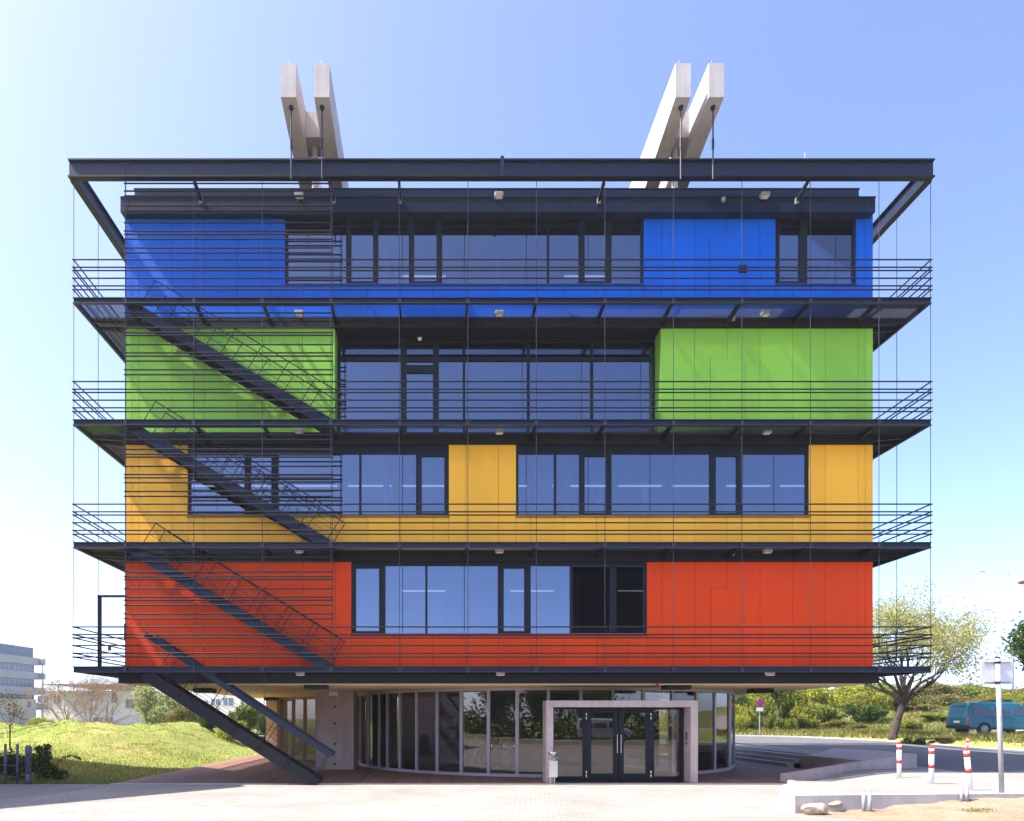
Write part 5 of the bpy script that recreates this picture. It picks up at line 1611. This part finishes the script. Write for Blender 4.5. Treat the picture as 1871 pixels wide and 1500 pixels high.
# ---- grass: real blades over the near lawn, verge and bank
def blades(P, h, w):
    n = len(P)
    q = rng.uniform(0, 6.283, n); lean_ = rng.normal(0, .35, (n, 2))
    hh = (h * rng.uniform(.5, 1.4, n))[:, None]
    side = np.stack([np.cos(q), np.sin(q), np.zeros(n)], 1) * w
    tip = np.concatenate([lean_ * hh, hh], 1)
    v = np.stack([P - side, P + side, P + tip], 1).reshape(-1, 3)
    return v, np.arange(3 * n).reshape(n, 3)
def patchy(m, scale, stops):
    nt = m.node_tree
    d = [n for n in nt.nodes if n.type == 'BSDF_DIFFUSE'][0]; t = [n for n in nt.nodes if n.type == 'BSDF_TRANSLUCENT'][0]
    src = d.inputs[0].links[0].from_socket
    f = ramp(nt, noise(nt, scale, 6, .7, position(nt), .5), stops)
    c = mixrgb(nt, 1.0, src, f, 'MULTIPLY')
    nt.links.new(c, d.inputs[0]); nt.links.new(c, t.inputs[0])
    return m
L_GRASS = leaf_mat("grass_blade", [(.11, .165, .032), (.215, .25, .055), (.34, .31, .11)], .35)
L_BANKG = leaf_mat("bank_grass_blade", [(.07, .11, .022), (.17, .17, .045), (.30, .22, .11)], .35)
patchy(L_GRASS, .55, [(.32, (.62, .80, .55)), (.48, (1, 1, 1)), (.60, (1.15, .98, .95)), (.70, (1.0, .70, .62))])
patchy(L_BANKG, .30, [(.32, (.55, .75, .5)), (.5, (1, 1, 1)), (.68, (1.1, .78, .66))])
rng = np.random.default_rng(101)
n = 90000
yy = 21.4 + (rng.uniform(0, 1, n) ** 1.5) * 42
xx = rng.uniform(-.66, -.16, n) * yy
keep = (xx < -9.75) | (yy > 37.5)
xx, yy = xx[keep], yy[keep]
P = np.stack([xx, yy, hterr(xx, yy)], 1)
hs = .09 * (0.55 + 0.9 * (0.5 + 0.5 * np.sin(xx * .8 + 1.3 * np.sin(yy * .5))) * (0.5 + .5 * np.sin(yy * 1.1 + xx * .3)) + 0.9 * (rng.random(len(xx)) > .95))
v, f = blades(P, hs, .013)
o = link("grass", np_mesh("grass", v, f, L_GRASS)); o["kind"] = "stuff"
n = 60000
yy = rng.uniform(30, 75, n); xx = rng.uniform(.40, .92, n) * yy
s_ = beyond(xx, yy)
def inside(poly, x, y):
    c = np.zeros(x.shape, bool)
    for (ax, ay), (bx, by) in zip(poly, poly[1:] + poly[:1]):
        hit = ((ay > y) != (by > y)) & (x < (bx - ax) * (y - ay) / (by - ay + 1e-12) + ax)
        c ^= hit
    return c
keep = (s_ > .3) & ~inside(pts_, xx, yy)
xx, yy, s_ = xx[keep], yy[keep], s_[keep]
P = np.stack([xx, yy, hterr(xx, yy)], 1)
v, f = blades(P, .26, .03)
o = link("bank_grass", np_mesh("bank_grass", v, f, L_BANKG)); o["kind"] = "stuff"
rng = np.random.default_rng(5)
gp = rng.normal(0, 1, (420, 2)) * np.array([.20, .10]); d = 13.9; x = X(1787, d)
P = np.stack([x + gp[:, 0], d + gp[:, 1], np.array([zsand(x + a, d + b) for a, b in gp])], 1)
v, f = blades(P, .045, .004)
o = link("grass_tuft", np_mesh("grass_tuft", v, f, L_GRASS)); tag(o, "small grass tuft growing in the bare sand at the lower right", "grass tuft"); o["kind"] = "stuff"

# ---- air
hz = MB().box(-1450, 1450, -1150, 2100, -3.0, 21.6).build("haze", M_WHITE)
hm = bpy.data.materials.new("haze_air"); hm.use_nodes = True
hn = hm.node_tree; hn.nodes.clear()
ho = hn.nodes.new("ShaderNodeOutputMaterial"); hv_ = hn.nodes.new("ShaderNodeVolumePrincipled")
hv_.inputs["Color"].default_value = (0.92, 0.94, 1.0, 1); hv_.inputs["Density"].default_value = 0.00035; hv_.inputs["Anisotropy"].default_value = 0.3
hn.links.new(hv_.outputs[0], ho.inputs["Volume"])
hz.data.materials[0] = hm; hz["kind"] = "stuff"
